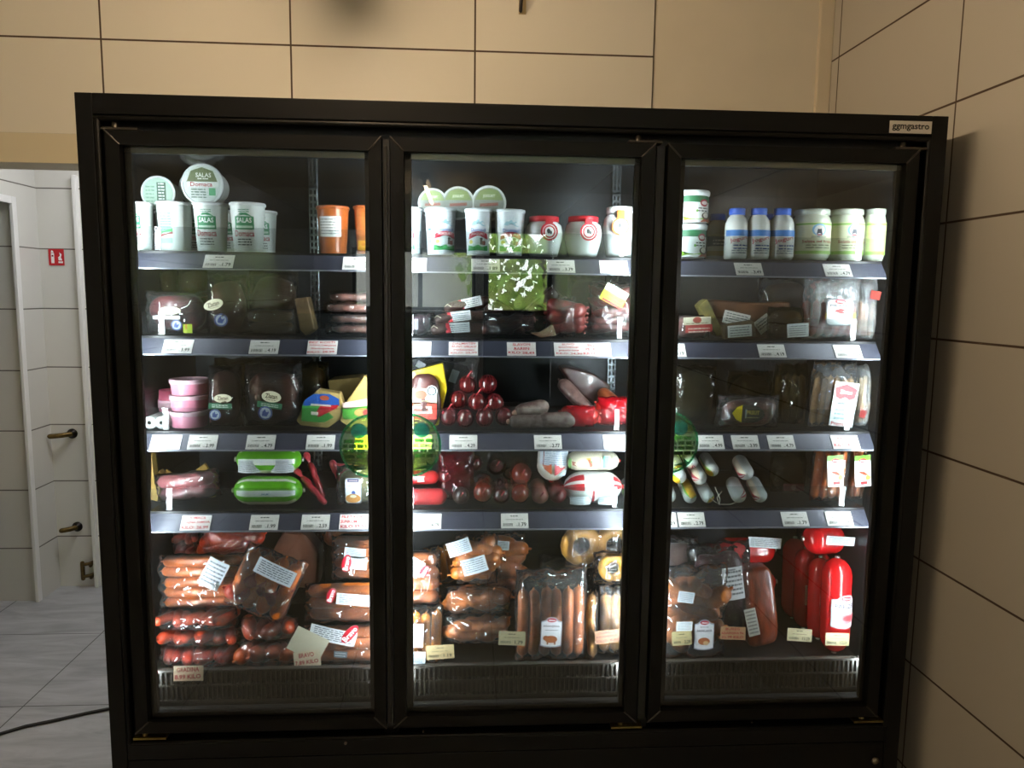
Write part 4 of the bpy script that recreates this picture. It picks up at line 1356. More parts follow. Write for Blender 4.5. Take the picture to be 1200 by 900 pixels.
# right bay
root = bag('cold_cut_pack', 'flat cold cut pack with red and cream print, second shelf right bay', (796, 370, 835, 397), .17, .05, ('slabs', 1, '8a4438', '5a2c24'), fm='clear', dec=[(817, 376, 33, 9, -3, 'd9cfb4', [('o', .0, .1, .16, .4, 'b04a3a'), ('l', 0, -.3, .8, 1, .2, '8a7a5a')], {}), (819, 385, 32, 9, -3, 'c03a34', [('l', 0, 0, .8, 2, .4, 'e8c8b8')], {})], zb=z2, cat='cold cuts')
paper_pack('paper_pack', 'olive paper cone with pale yellow tip beside the brown bacon slab', [(819, 358), (829, 350), (834, 360), (849, 392), (840, 394), (826, 372)], .20, .045, M('8a7f3c', .55, var=.25, vscale=18, col2='5a5228'), shelf_z=None)
slabm = M('4a2a1c', .38, var=.3, vscale=16, col2='6a4428', coat=.25, bump=.3, bscale=40)
paper_pack('bacon_slab', 'long brown smoked bacon slab with two white labels', [(829, 352), (836, 349), (880, 353), (927, 352), (930, 395), (850, 395), (838, 374)], .22, .10, slabm, bev=.008, cat='bacon', dec=[(863, 372, 32, 15, 12, 'cfcdc6', [('l', 0, .3, .8, 4, .2, '7a7a78')], {}), (895, 378, 20, 17, -38, 'd2d2cf', [('l', 0, .25, .8, 3, .2, '7a7a78')], {})], shelf_z=z2)
paper_pack('paper_pack', 'small tan paper box with white label in front of bacon slab', [(848, 379), (884, 373), (886, 393), (850, 396)], .175, .03, tan, dec=[(867, 386, 29, 14, -5, 'dcdcd8', [('l', 0, .3, .8, 4, .22, '8a8a86')], {})], shelf_z=z2)
bag('paper_pack', 'brown wrinkled meat pack with white label beside the sausage bag', (905, 360, 947, 397), .18, .06, ('slab', '6a4426', '8a6434'), fm='olive', dec=[(935, 387, 26, 16, -4, 'd9d9d6', [('l', 0, .3, .8, 5, .16, '8a8a8a')], {})], zb=z2, cat='meat pack')
bag('meat_pack', 'tall empty-topped clear bag standing behind brown meat packs', (893, 324, 955, 392), .33, .06, ('slab', '5a4030', '46342a'), fm='soft', zb=z2, cat='meat pack')
LAB_J = [('o', 0, .40, .2, .09, 'c0303c'), ('t', 'Zlatan', 0, .40, .07, 'ffffff', .26), ('t', 'PIKANT', 0, .25, .1, '3c3c48', .74), ('p', [(-.2, .06), (.0, .14), (.2, .1), (.1, .02), (.25, -.04), (.05, -.06), (-.15, .02)], 'b03a3a')]
bag('sausage_pack', 'white-topped bag of thin red sausages with yellow ribbon label', (948, 322, 1013, 399), .17, .07, ('v', 7, 'a04438', .60), fm='milky', dec=[(984, 366, 34, 32, 0, 'e4e4e4', LAB_J, dict(shape='round', border='6a6a72')), (985, 371, 37, 8, 0, 'f0d820', [('t', 'PIKANTNO', 0, 0, .5, 'c83020', .8)], {})], zb=z2, lean=6)
bag('sausage_pack', 'brightly lit white bag with red mark at right end of second shelf', (1009, 322, 1052, 399), .185, .07, ('v', 5, 'c09a80', .6), fm='milky', dec=[(1026, 346, 12, 10, 10, 'b04038', [], {})], zb=z2)

# ================================================================== THIRD SHELF
pk = M('e08aa2', .35, var=.08, vscale=20, coat=.3)


def tub(label, x0, x1, y0, y1, Y, zb, grp, col='e58fa6'):
    cx, zz, w, h = geo(x0, y0, x1, y1, Y, zb)
    R_ = w / 2
    root = thing('pink_tub', label, 'tub', (cx, Y + R_, zb), group=grp)
    MB().lathe([(.001, .001), (R_ * .88, 0), (R_ * .9, .003), (R_ * .95, h * .74)], M(col, .3, var=.06, vscale=30, coat=.3), n=32).obj('tub_body', root)
    lb = MB()
    lb.lathe([(R_ * .95, h * .72), (R_, h * .73), (R_, h * .97), (R_ * .98, h), (R_ * .9, h), (R_ * .88, h * .97), (.001, h * .97)], M('ecc0cc', .25, coat=.4), n=48)
    for v in lb.v:
        if abs((v.x ** 2 + v.y ** 2) ** .5 - R_) < R_ * .004:
            q = 1 + .012 * math.cos(math.atan2(v.y, v.x) * 24)
            v.x *= q
            v.y *= q
    lb.obj('lid', root)
    MB().lathe([(R_ * .94, 0), (R_ * .95, 0)], M('d87a94', .3), n=8).obj('rim', root) if False else None
    return h


zz_ = z3
for i, (a, b, l) in enumerate([(484, 503, 'bottom'), (465, 484, 'middle'), (446, 465, 'top')]):
    h = geo(191, a, 237, b, .17)[3]
    tub('pink salad tub, %s of the front stack of three' % l, 191, 237, a, b, .17, zz_, 'pink tubs in the front stack')
    zz_ += h + .0006
zz_ = z3 + .0
for i, (a, b, l) in enumerate([(492, 505, 'lowest, mostly hidden tub'), (474, 491, 'middle tub'), (457, 474, 'top tub')]):
    h = geo(167, 474, 207, 491, .27)[3]
    tub('pink salad tub, %s of the rear stack at left' % l, 180, 213, 474, 491, .28, zz_, 'pink tubs in the rear stack', 'e06a86')
    zz_ += h + .0006
for i, (px, l) in enumerate([(175, 'white paper roll at the left end of third shelf'), (189, 'white paper roll in front of the pink rear stack')]):
    p = at(px, 498, .168)
    root = thing('paper_roll', l, 'roll', (p.x, .168, z3 + .0165), (rad(-90), 0, 0), 'white rolls by the pink tubs')
    MB().lathe([(.005, 0), (.016, 0), (.0165, .003), (.0165, .075), (.005, .075)], M('e4e6e2', .5), n=24).lathe([(.005, .075), (.005, 0)], M('4a4a46', .7), n=16).obj('roll', root)
for i, (box, lb, gp) in enumerate([((240, 430, 279, 504), 'dark meat pack with cream label and green ribbon beside pink tubs', 0), ((281, 428, 350, 504), 'larger dark meat pack with green ribbon, right of another like it', 1)]):
    d_ = [CREAM_L(261, 467, 20, 10, 0), RIB(258, 476, 26, 7, 2), BLUE_C(252, 486, 13)] if i == 0 else [CREAM_L(318, 465, 22, 13, 8), RIB(316, 475, 28, 7, 8), BLUE_C(311, 484, 16)]
    bag('meat_pack', lb, box, .17 + .0 * i, .07 + .015 * i, ('slab', '78403c', '502826'), fm='dark', dec=d_, grp='meat packs with green ribbon', zb=z3, cat='meat pack')
bag('meat_pack', 'dark olive bag standing behind the two green ribbon packs', (246, 421, 330, 480), .34, .08, ('slab', '5a4a30', '6e5a38'), fm='olive', zb=z3, cat='meat pack')
bag('meat_pack', 'dim brown bag between the ribbon pack and tan paper pack', (334, 425, 382, 480), .30, .08, ('slab', '5a4228', '6e5434'), fm='olive', zb=z3, cat='meat pack')
pic = [('p', [(-.46, .0), (.46, .08), (.44, .3), (.2, .44), (-.2, .4), (-.4, .2)], '24509c'), ('p', [(-.46, -.5), (.1, -.5), (.34, -.3), (.0, .02), (-.46, .0)], '3f8a3a'), ('p', [(-.05, -.35), (.4, .0), (.44, .1), (.0, .06), (-.12, -.2)], 'b8202c'), ('o', .08, .3, .12, .08, 'a04a2c'), ('r', .0, .06, .5, .06, 'd0c0b4'), ('r', -.14, -.22, .18, .1, 'e0d8cc')]
paper_pack('paper_pack', 'tan folded paper pack printed blue, green and red', [(347, 494), (356, 475), (372, 458), (398, 462), (404, 480), (398, 493), (384, 503), (352, 500)], .185, .04, M('b09458', .55, var=.2, vscale=16), dec=[(376, 478, 46, 36, 4, '24509c', pic, dict(shape='none', name='print'))], cat='meat pack', shelf_z=z3)
paper_pack('paper_pack', 'tan pointed paper pack with green band near left door stile', [(398, 494), (404, 474), (427, 441), (442, 446), (446, 500), (412, 503)], .18, .05, M('b89a56', .55, var=.2, vscale=16), dec=[(424, 484, 44, 14, -4, '4f9a34', [('o', 0, .0, .2, .36, 'c8a05a'), ('o', .12, -.02, .1, .25, 'b02c30')], dict(shape='round')), (424, 473, 44, 8, -10, 'd8b8b0', [], {})], cat='meat pack', shelf_z=z3)
paper_pack('paper_pack', 'dim tan paper slab lying behind the printed paper packs', [(384, 446), (420, 442), (436, 452), (430, 468), (388, 470)], .30, .10, M('8a7440', .6, var=.2, vscale=16), cat='meat pack')
# middle bay
paper_pack('ham_pack', 'yellow pack with dark ham in an oval window and red-white label', [(471, 440), (519, 427), (524, 458), (514, 500), (470, 503)], .192, .03, M('d6b81a', .4, var=.15, vscale=25, coat=.4, bump=.4, bscale=30), body=((497, 471), (20, 33), ('3e2020', '56302c')),
           dec=[(495, 466, 33, 18, 0, 'd8dcae', [('o', -.06, .1, .22, .3, 'b8442c'), ('l', 0, -.3, .7, 1, .2, '6a6a4a')], dict(name='label', dy=-.024)), (495, 483, 33, 20, 0, 'dc3a2a', [('l', 0, .2, .7, 2, .3, 'f0c8b8'), ('p', [(.1, -.3), (.25, -.1), (.2, .1), (.3, .2), (.34, .0)], 'f2e4dc')], dict(name='label', dy=-.024)), (506, 460, 13, 13, 0, 'd8dcd8', [('ring', 0, 0, .42, .42, .3, '3a4a4a')], dict(shape='oval', name='quality_seal', dy=-.026))], cat='ham', shelf_z=z3)
bag('meat_pack', 'grey clear pouch with white corner labels behind the yellow pack', (470, 418, 560, 462), .31, .06, ('slab', '24262a', '2c3036'), fm='soft', dec=[(493, 428, 10, 8, 30, 'c8d0d4', [], {}), (532, 441, 9, 15, 20, 'b8c4c8', [], {})], zb=z3 + .02, cat='meat pack')
ballm = M('5a1416', .22, var=.25, vscale=14, coat=.7)
rows = [[(525, 490, .170), (545, 492, .172), (568, 491, .170), (591, 490, .185)], [(537, 470, .20), (559, 473, .19), (580, 473, .195)], [(548, 452, .225), (572, 451, .215)]]
nmr = ['bottom', 'middle', 'top']
for j, row in enumerate(rows):
    for i, (px, py, Y) in enumerate(row):
        p = at(px, py, Y)
        R_ = .0235 if j < 2 else .0245
        wd = {4: ['first', 'second', 'third', 'fourth'], 3: ['first', 'second', 'third'], 2: ['first', 'second']}[len(row)][i]
        root = thing('smoked_ball', 'dark red netted sausage ball, %s from left in the %s row of the pyramid' % (wd, nmr[j]), 'sausage', (p.x, Y + R_, p.z), group='dark red balls in a pyramid')
        MB().blob((0, 0, 0), (R_, R_, R_ * 1.02), ballm, n=24, mm=16, amp=.05, freq=40, seed=i + j * 5).obj('ball', root)
        nb = MB()
        for k in range(6):
            a = PI * k / 6 + .3
            nb.tube([(R_ * 1.025 * math.cos(a) * math.sin(t), R_ * 1.025 * math.sin(a) * math.sin(t), R_ * 1.04 * math.cos(t)) for t in [PI * 2 * q / 16 for q in range(17)]], .0006, M('8a1c24', .4), n=5, caps=False)
        nb.obj('net', root)
        if (i + j) % 2 == 0:
            tw = MB().tube([(0, -.3 * R_, R_ * .9), (.004, -.5 * R_, R_ * 1.25), (.010, -.6 * R_, R_ * 1.5)], [.004, .002, .004], M('9a1824', .3, coat=.5), n=8)
            tw.obj('twist', root)
salm = M('8a7a70', .5, var=.4, vscale=70, col2='5a3c36', bump=.2)
for i, (a, b, r_, l) in enumerate([((612, 482, .21), (634, 477, .23), 9.5, 'grey speckled salami piece lying behind, under the third shelf cards'), ((640, 494, .185), (666, 497, .19), 9.5, 'grey speckled salami piece in front, beside red net packs'), ((604, 497, .18), (634, 496, .185), 8, 'brown speckled salami piece next to the red ball pyramid')]):
    A, B = at(*a), at(*b)
    s = (a[2] - CAM.y) / F_PX
    root = thing('salami_piece', l, 'salami', A, group='salami pieces of the third shelf')
    L = B - A
    if i == 1 or i == 2:
        root.location.z += z3 + r_ * s + .0015 - A.z
        L.z = 0
    sausage(root, [L * (k / 5) for k in range(6)], r_ * s, salm, 'salami_body', nub=False)
    e = L.normalized()
    MB().tube([-e * r_ * s * .985, -e * r_ * s * 1.004], r_ * s * .42, M('b05a4a', .45, var=.4, vscale=90, col2='d8b8a0'), n=16).obj('cut_face', root)
for i, (box, rt, l) in enumerate([((664, 478, 699, 504), -8, 'red net pack of sausage, left one below the dark ham'), ((702, 468, 746, 504), 6, 'red net pack of sausage, right one by the middle door stile')]):
    bag('sausage_pack', l, box, .175 + .02 * i, .06, ('pile', 3, .018, .07, 'a8342c'), fm='red', zb=z3, grp='red net packs', rot=0)
A, B = at(662, 452, .31), at(690, 482, .26)
root = thing('salami_piece', 'pinkish grey salami leaning diagonally behind the red net packs', 'salami', A)
sausage(root, [(B - A) * (k / 5) for k in range(6)], .021, M('8a7068', .45, var=.3, vscale=50, col2='5a3a34', coat=.3), 'salami_body')
paper_pack('ham_piece', 'dark red ham piece with pale cut side, in front of steel back', [(657, 432), (664, 430), (696, 438), (716, 452), (712, 476), (690, 470), (672, 455)], .38, .10, M('3c1416', .35, var=.4, vscale=20, col2='5a4038', coat=.4, bump=.4), bev=.010, cat='ham')
A, B = at(708, 462, .34), at(722, 474, .285)
root = thing('sausage_end', 'orange sausage end in red film above the right red net pack', 'sausage', A)
sausage(root, [(B - A) * (k / 4) for k in range(5)], .020, M('b8603a', .3, var=.2, coat=.5), 'sausage_body')
# right bay
bag('meat_pack', 'big dark glossy crinkled bag at left of third shelf right bay', (786, 430, 845, 505), .20, .08, ('slab', '443e2c', '5e5438'), fm=film(haze=.05, tint='85806c', scale=34, strength=1.0, refl=1.2, hcol='7a7460'), zb=z3, cat='meat pack')
bag('ham_pack', 'oval dark red ham in clear film with yellow and black round label', (846, 464, 918, 505), .17, .06, ('slab', '824a46', '5a302e'), fm='clear', dec=[(877, 485, 40, 22, 2, '2a2a26', [('p', [(-.5, 0), (-.36, .34), (-.2, .47), (-.2, -.47), (-.36, -.34)], 'd8c022'), ('t', 'PRSUT', .14, .08, .22, 'b8a83a', .4), ('r', -.08, 0, .05, .5, '8a9a9a'), ('l', .1, -.2, .4, 1, .1, '9a9a6a')], dict(shape='oval'))], zb=z3, cat='ham')
for i, (box, l, c1, c2) in enumerate([((858, 436, 912, 490), 'dim olive brown bag standing behind the oval ham pack', '6a5a30', '7e6c3a'), ((915, 428, 952, 503), 'olive brown ribbed pack left of the white label bag', '5a4a20', '74602c')]):
    bag('meat_pack', l, box, .30 - .08 * i, .08, ('v', 4, c2, .85) if i else ('slab', c1, c2), fm='olive', zb=z3, cat='meat pack')
LAB_U = [('p', [(-.46, .36), (-.2, .42), (.0, .46), (.2, .42), (.46, .36), (.4, .16), (.2, .1), (0, .16), (-.2, .1), (-.4, .16)], 'c0303a'), ('t', 'Zlatan', 0, .28, .08, 'ffffff', .5), ('t', 'HRENOVKE', 0, .02, .07, '4a5a5a', .6), ('l', 0, -.12, .7, 3, .1, '9ab0b0'), ('t', 'Premium', -.02, -.44, .09, 'c0303a', .8)]
bag('sausage_pack', 'clear bag of pale sausages with tall white and red label', (958, 424, 1009, 506), .17, .07, ('v', 6, 'd0a878', .78), fm='soft', dec=[(989, 474, 30, 54, 6, 'dfe6e4', LAB_U, {})], zb=z3, rot=0, lean=5)
bag('sausage_pack', 'brightly lit pale sausage bag with small red mark at right end', (1010, 430, 1052, 506), .19, .07, ('v', 5, 'd8c098', .85), fm='milky', dec=[(1011, 485, 8, 10, 20, 'b83a34', [], {})], zb=z3)

# ================================================================== FOURTH SHELF
bag('sausage_pack', 'pink sausages on tan paper board in clear film, left bay', (176, 558, 256, 594), .185, .05, [('h', 2, 'b06a6e')], fm='clear', zb=z4 + .004, rot=-6)
paper_pack('paper_board', 'pointed tan paper board under the pink sausages', [(192, 590), (194, 553), (212, 566), (240, 546), (246, 556), (256, 560), (252, 586)], .245, .012, M('b08a3a', .6, var=.15, vscale=14), cat='paper board', shelf_z=z4)
paper_pack('paper_pack', 'tan folded paper pack half cut off by the left door edge', [(177, 535), (179, 548), (181, 570), (186, 556), (190, 560), (185, 592), (177, 590)], .238, .03, M('9a7a3a', .6, var=.2, vscale=14), cat='meat pack', shelf_z=z4)
gm_, gw_, gc_ = M('5fae1c', .3, coat=.4), M('e2e6e0', .3, coat=.4), M('d6cfba', .35, coat=.3)
gdk = M('3c8a1c', .3, coat=.4)


def chub_green(t, s):                                # band pattern around the casing (segment 0 faces front)
    a = (s + .5) / 28 * 360
    if a > 180:
        a -= 360                                     # + = below, - = above
    if t < .07 or t > .93:
        return gm_
    if -62 < a < -46:
        return gw_
    if a <= -62:
        return gdk if a < -100 else gm_
    if -8 < a < 12:
        return gw_
    if a > 42:
        return gc_
    return gm_


cx, zz, w, h = geo(268, 562, 352, 594, .17, z4)
rr = h / 2
b1 = chub('sausage_roll', 'green and white sausage roll, lower of the two stacked', (cx - w / 2, .17 + rr, z4 + rr), w, rr, chub_green, (0, rad(90), 0), 'green sausage rolls')
decal('label', b1, w * .34, .008, 'e4e8e4', [('t', 'DELIKATES', 0, 0, .7, '2f6a8a', .9)], bend=rr + .0012, th=.0008).matrix_local = Matrix.Translation((0, 0, w / 2)) @ Matrix.Rotation(rad(-90), 4, 'Y') @ Matrix.Translation((0, -rr - .001, -.001))
b2 = chub('sausage_roll', 'green and white sausage roll, upper one with white text panels', (cx - w * .48, .19 + rr, z4 + 3 * rr + .003), w * .95, rr * .97, chub_green, (0, rad(90), 0), 'green sausage rolls')
for i, dx in enumerate((-.24, .22)):
    o = decal('label', b2, w * .36, rr * .9, 'c9ced2', [('l', 0, .36, .9, 7, .12, '7a8288')], bend=rr * .97 + .0012, th=.0008, seed=i)
    o.matrix_local = Matrix.Translation((0, 0, w * .47)) @ Matrix.Rotation(rad(-90), 4, 'Y') @ Matrix.Rotation(0, 4, 'X') @ Matrix.Translation((dx * w, -rr * .97 - .0012, -rr * .30))
rstk = M('a01c2a', .28, var=.3, vscale=30, col2='c8404a', coat=.6)
for i, (a, b, l) in enumerate([((356, 561, .22), (380, 588, .185), 'red wrapped stick sausage, left of the leaning pair'), ((364, 545, .26), (378, 580, .24), 'red wrapped stick sausage, right of the leaning pair')]):
    A, B = at(*a), at(*b)
    root = thing('stick_sausage', l, 'sausage', A, group='leaning red stick sausages')
    D = B - A
    MB().tube([D * (k / 6) + Vector((.0015 * math.sin(k * 2), 0, 0)) for k in range(7)], [.0085 + .0008 * (k % 2) for k in range(7)], rstk, n=12).obj('wrapper', root)
    e = D.normalized()
    MB().tube([-e * .006, -e * .016 + Vector((0, 0, .001)), -e * .028], [.004, .007, .011], rstk, n=10, flat=.4).obj('wrapper_twist', root)
LAB_P = [('r', 0, .40, .72, .12, '3a2c4a'), ('l', 0, .40, .5, 1, .06, 'd8d0d8'), ('t', 'PASTETA', 0, .2, .08, '3a6aa8', .72), ('o', .02, -.08, .12, .08, '2f4fa0'), ('o', 0, -.3, .46, .18, 'c8843a'), ('o', .0, -.22, .2, .06, 'e8dcc4')]
bag('pate_pack', 'pale green pressed meat pack with white and orange oval label', (392, 548, 446, 596), .175, .05, ('slab', '6f6a44', '8a8254'), fm='clear', dec=[(414, 575, 19, 30, 0, 'e6eaf0', LAB_P, dict(shape='round', border='8a90a0'))], zb=z4, cat='meat pack')
root = px_root('foil_wrap', 'red and white folded foil wrap above the pale green pack', 'foil wrap', 415, 552, .25)
root.location = at(415, 562, .24)
fo = MB()
rf = M('b0202e', .3, var=.25, vscale=40, col2='d06068', coat=.5)
for i, (a, b, rr_) in enumerate([((390, 543), (398, 560), .010), ((394, 546), (445, 553), .008), ((392, 552), (446, 560), .007)]):
    A, B = at(a[0], a[1], .24) - root.location, at(b[0], b[1], .24) - root.location
    fo.tube([A, A.lerp(B, .35) + Vector((0, 0, .002)), A.lerp(B, .7), B], [rr_, rr_ * 1.15, rr_ * .9, rr_], rf, n=10)
fo.obj('foil', root)
# middle bay
redm = M('c02a2c', .28, var=.2, vscale=20, coat=.6)
for i, (x0, x1, y0, y1, Y, l) in enumerate([(468, 524, 577, 596, .17, 'bright red film sausage lying lowest at left of middle bay'), (472, 514, 561, 577, .215, 'red sausage with white streak lying on the bright red one')]):
    cx, zz, w, h = geo(x0, y0, x1, y1, Y)
    rr = h / 2
    zb_ = z4 + rr if i == 0 else z4 + .046 + rr
    c = chub('film_sausage', l, (cx - w / 2, Y + rr, zb_), w, rr, redm, (0, rad(90), rad(2)), 'red film sausages', sharp=.8)
    if i == 1:
        o = decal('label', c, w * .5, rr * .8, 'e8dcd4', [('p', [(-.5, -.4), (.5, -.1), (.5, .3), (.1, .1), (-.4, 0)], 'd03a30')], bend=rr + .001, seed=3)
        o.matrix_local = Matrix.Translation((0, 0, w / 2)) @ Matrix.Rotation(rad(-90), 4, 'Y') @ Matrix.Translation((0, -rr - .001, 0))
drk = M('4a1418', .25, var=.3, vscale=16, coat=.7)
orr = M('7a2a1c', .22, var=.25, vscale=14, coat=.8)
cl = [(540, 553, 11, .215, orr, 'glossy orange-red ball in the torn dark red net bag'), (522, 560, 9, .20, drk, 'dark ball at left of the glossy orange-red ball'), (540, 573, 10.5, .175, M('3c2420', .3, var=.3, coat=.5), 'dark brown ball below the glossy orange-red ball'), (566, 575, 13, .18, orr, 'large red-brown sausage end right of the torn net bag'),
      (588, 578, 11, .175, drk, 'dark red sausage end, second right of the torn net bag'), (610, 578, 12, .175, orr, 'red-brown sausage end left of the pinkish one'), (634, 578, 10.5, .172, M('8a5248', .35, var=.3, vscale=40, coat=.4), 'pinkish grey sausage end in front of the hanging white chub'), (655, 579, 11, .175, M('6a2424', .3, var=.25, coat=.6), 'dark red sausage end beside the red and white chub'),
      (556, 545, 10, .30, drk, 'dim dark ball at the back behind the torn net bag'), (582, 548, 12, .29, drk, 'dim dark red sausage end in the back row'), (612, 558, 14, .25, orr, 'larger red sausage end in the back row left of hanging chub'), (598, 556, 9, .36, drk, 'dark sausage end between the two larger back row ends')]
for i, (px, py, rp, Y, mt, l) in enumerate(cl):
    p = at(px, py, Y)
    R_ = rp * (Y - CAM.y) / F_PX
    zc = p.z
    if Y < .19:
        zc = z4 + R_ * 1.02
    root = thing('round_sausage', l, 'sausage', (p.x, Y + R_, zc), group='dark red sausages of the fourth shelf')
    if i in (0, 1, 2, 8):
        MB().blob((0, 0, 0), (R_, R_, R_), mt, n=24, mm=16, amp=.05, freq=30, seed=i).obj('ball', root)
    else:
        MB().tube([(0, 0, 0), (.004, .05, .0), (.002, .10, .0)], R_, mt, n=20).obj('sausage_body', root)
    MB().tube([(0, -R_ * .9, R_ * .2), (.002, -R_ * 1.05, R_ * .35), (.006, -R_ * 1.1, R_ * .6)], [.003, .0015, .003], M('9a2430', .3, coat=.4), n=6).obj('twist', root)
bag('net_bag', 'torn dark red plastic net bag around the orange-red ball', (512, 528, 556, 597), .205, .075, None, fm=film(haze=.4, tint='8a2030', hcol='5a0c18', scale=30), zb=z4, cat='net bag', fname='net_film')
wm, rm_, cmm = M('d9dcd8', .3, coat=.4), M('c02c34', .3, coat=.4), M('d8d2ba', .32, coat=.35)


def chub_rw(t, s):
    a = (s + .5) / 28 * 360
    a = a - 360 if a > 180 else a
    if t < .34 and -70 < a < 4:
        return wm if (-38 < a < -22) else rm_
    if t > .84 and -70 < a < 4:
        return wm if (-38 < a < -22) else rm_
    if .47 < t < .51 and a > 4:
        return rm_
    return wm


def chub_cream(t, s):
    return cmm


def horiz_chub(label, x0, x1, y0, y1, Y, mt, grp, zb=None, pr=None, cat='sausage'):
    cx, zz, w, h = geo(x0, y0, x1, y1, Y, zb)
    rr = h / 2
    c = chub('sausage_roll', label, (cx - w / 2, Y + rr, zz + rr), w, rr, mt, (0, rad(90), 0), grp, clip='c03a3a')
    for (ft, dz, ww, hh, bg_, el, kw) in pr or []:
        o = decal('label', c, ww * w, hh * h, bg_, el, bend=rr + .0012, th=.0006, seed=int(x0), **kw)
        o.matrix_local = Matrix.Translation((0, 0, ft * w)) @ Matrix.Rotation(rad(-90), 4, 'Y') @ Matrix.Translation((0, -rr - .0012, dz * h))
    return c, zz + h


c, zt = horiz_chub('white and red printed sausage roll, lowest of the stacked three', 662, 733, 557, 594, .17, chub_rw, 'stacked white sausage rolls', z4,
                   [(.60, .08, .42, .46, 'd3dae0', [('l', 0, .4, .9, 8, .1, '7f94a8')], {}), (.26, -.32, .36, .26, 'd9dee0', [('l', 0, .3, .9, 4, .2, '8a9ca8')], {}), (.72, -.32, .34, .26, 'd9dee0', [('l', 0, .3, .9, 4, .2, '8a9ca8')], {})])
prt = lambda: [(.42, .0, .16, .5, 'd8d2ba', [('p', [(-.3, .4), (.1, .3), (.4, -.3), (.1, -.5), (-.1, 0)], 'b84a2c'), ('o', .2, .1, .12, .1, '3f7a3a'), ('o', -.1, .4, .3, .1, 'd0a03a')], dict(shape='none')), (.72, .04, .1, .6, '5fae98', [], {}), (.62, 0, .03, .6, '6a5a4a', [('l', 0, .4, .9, 5, .16, 'd8d2ba')], {}), (.14, -.05, .12, .36, 'd8d2ba', [('p', [(-.4, .4), (.3, .2), (.0, 0), (.4, -.4), (-.3, -.2)], '8a4a3a')], dict(shape='none')), (.88, .05, .1, .5, 'c8c0a8', [('l', 0, .4, .8, 5, .2, '7a4a4a')], {}), (.06, -.02, .05, .5, '5f8a4a', [], {})]
horiz_chub('cream sausage roll with carrot print, middle of the stacked three', 664, 728, 531, 557, .20, chub_cream, 'stacked white sausage rolls', zt + .001, prt())
horiz_chub('cream sausage roll, topmost and partly hidden by the price rail', 662, 726, 512, 534, .30, chub_cream, 'stacked white sausage rolls', zt + .042, prt())
cx, zz, w, h = geo(630, 514, 667, 574, .20)
h = min(h, 1.190 - z4 - .052)
c = chub('sausage_roll', 'white chub with orange and red print standing at a slant', (cx, .20 + w / 2, z4 + .052), h, w / 2 * .98, M('dbd8c8', .3, coat=.4), (rad(-4), rad(3), 0), clip='c03a3a')
for (dz, hh, bg_, el, sh) in ((.60, .42, 'c9d2dc', [('l', 0, .44, .8, 9, .11, '8fa0b4'), ('r', -.34, 0, .03, 1.1, '8a3a3a')], 'rect'), (.30, .26, 'dbd8c8', [('p', [(-.42, .5), (-.08, .5), (-.06, -.4), (-.3, 0)], 'c85a2c'), ('p', [(.02, .5), (.42, .2), (.1, -.4), (.02, -.5)], 'b8303a'), ('p', [(.5, .1), (.3, -.2), (.1, -.5), (.4, -.5)], 'c8d8e4')], 'none')):
    o = decal('label', c, w * 1.05, h * hh, bg_, el, bend=w / 2 * .98 + .0012, shape=sh)
    o.location = (0, -w / 2 * .98 - .0012, h * dz)
cx, zz, w, h = geo(732, 560, 764, 592, .20, z4)
chub('sausage_roll', 'white and green sausage roll end beside the red and white chub', (at(741, 570, .2).x, .20, z4 + .026), .12, .025, lambda t, s: M('6fae4a', .3, coat=.3) if .1 < t < .2 else M('d9dcd8', .3, coat=.4), (rad(-90), 0, rad(-6)))
# right bay: rolls pointing at the viewer
gy = {'g': ('5fae3a', 'd8a822'), 'r': ('a82c38', 'd8c8b0')}
ends = [(785, 577, 11.5, .172, 'g', 'yellow'), (810, 578, 10.5, .172, 'g', 'side'), (831, 578, 10, .175, 'g', 'y2'), (797, 561, 11.5, .195, 'g', 'below'), (821, 562, 11.5, .195, 'r', 'r1'), (836, 553, 10.5, .225, 'g', 'y2'),
        (792, 545, 11, .23, 'g', 'below'), (811, 544, 10.5, .235, 'r', 'r1'), (867, 578, 12, .172, 'r', 'r1'), (892, 580, 11.5, .172, 'r', 'r2'), (875, 556, 12.5, .195, 'r', 'r3')]
enl = ['white roll end with yellow patch, lower left corner of the pile', 'white roll end with green line, second in the bottom row', 'white roll end with yellow-green patch, third in the bottom row', 'white roll end with green ring and yellow edge, left of middle row', 'white roll end with dark red stripe, right in the middle row', 'orange-yellow roll end set back above the third bottom roll',
       'white and green roll end just under the green sticker', 'white roll end with red edge at the top of the left pile', 'white roll end with dark red stripe, left in the separate trio', 'white roll end with wavy red stripe, right in the separate trio', 'white roll end with red edge lying on top of the trio']
for i, ((px, py, rp, Y, kd, _), l) in enumerate(zip(ends, enl)):
    p = at(px, py, Y)
    R_ = rp * (Y - CAM.y) / F_PX
    zc = p.z
    R_ *= .78
    zc = max(zc, z4 + R_ * 1.03)
    if Y < .18:
        zc = z4 + R_ * 1.03
    a_, b_ = gy[kd]
    am, bm_, wm_ = M(a_, .3, coat=.4), M(b_, .3, coat=.4), M('ccd0cc', .3, coat=.4)
    off = rnd.randint(0, 27)

    def mt(t, s, off=off, kd=kd, am=am, bm_=bm_, wm_=wm_):
        q = (s + off) % 28
        if kd == 'g':
            return am if q in (3, 12) else (bm_ if 3 < q < 12 else wm_)
        return am if q in (3, 5, 6) else (bm_ if 6 < q < 11 else wm_)
    rt_ = rad(-90 + (2 if i % 2 else 1))
    c = chub('sausage_roll', l, (p.x, Y, zc), .17, R_, mt, (rt_, 0, rad(-13 if i > 7 else -9)), 'white sausage roll ends', gath=.02)
st = MB()
o_ = at(845, 590, .168)
root = thing('string', 'loose white string hanging from the roll ends over the shelf', 'string', (o_.x, .163, z4 + .002))
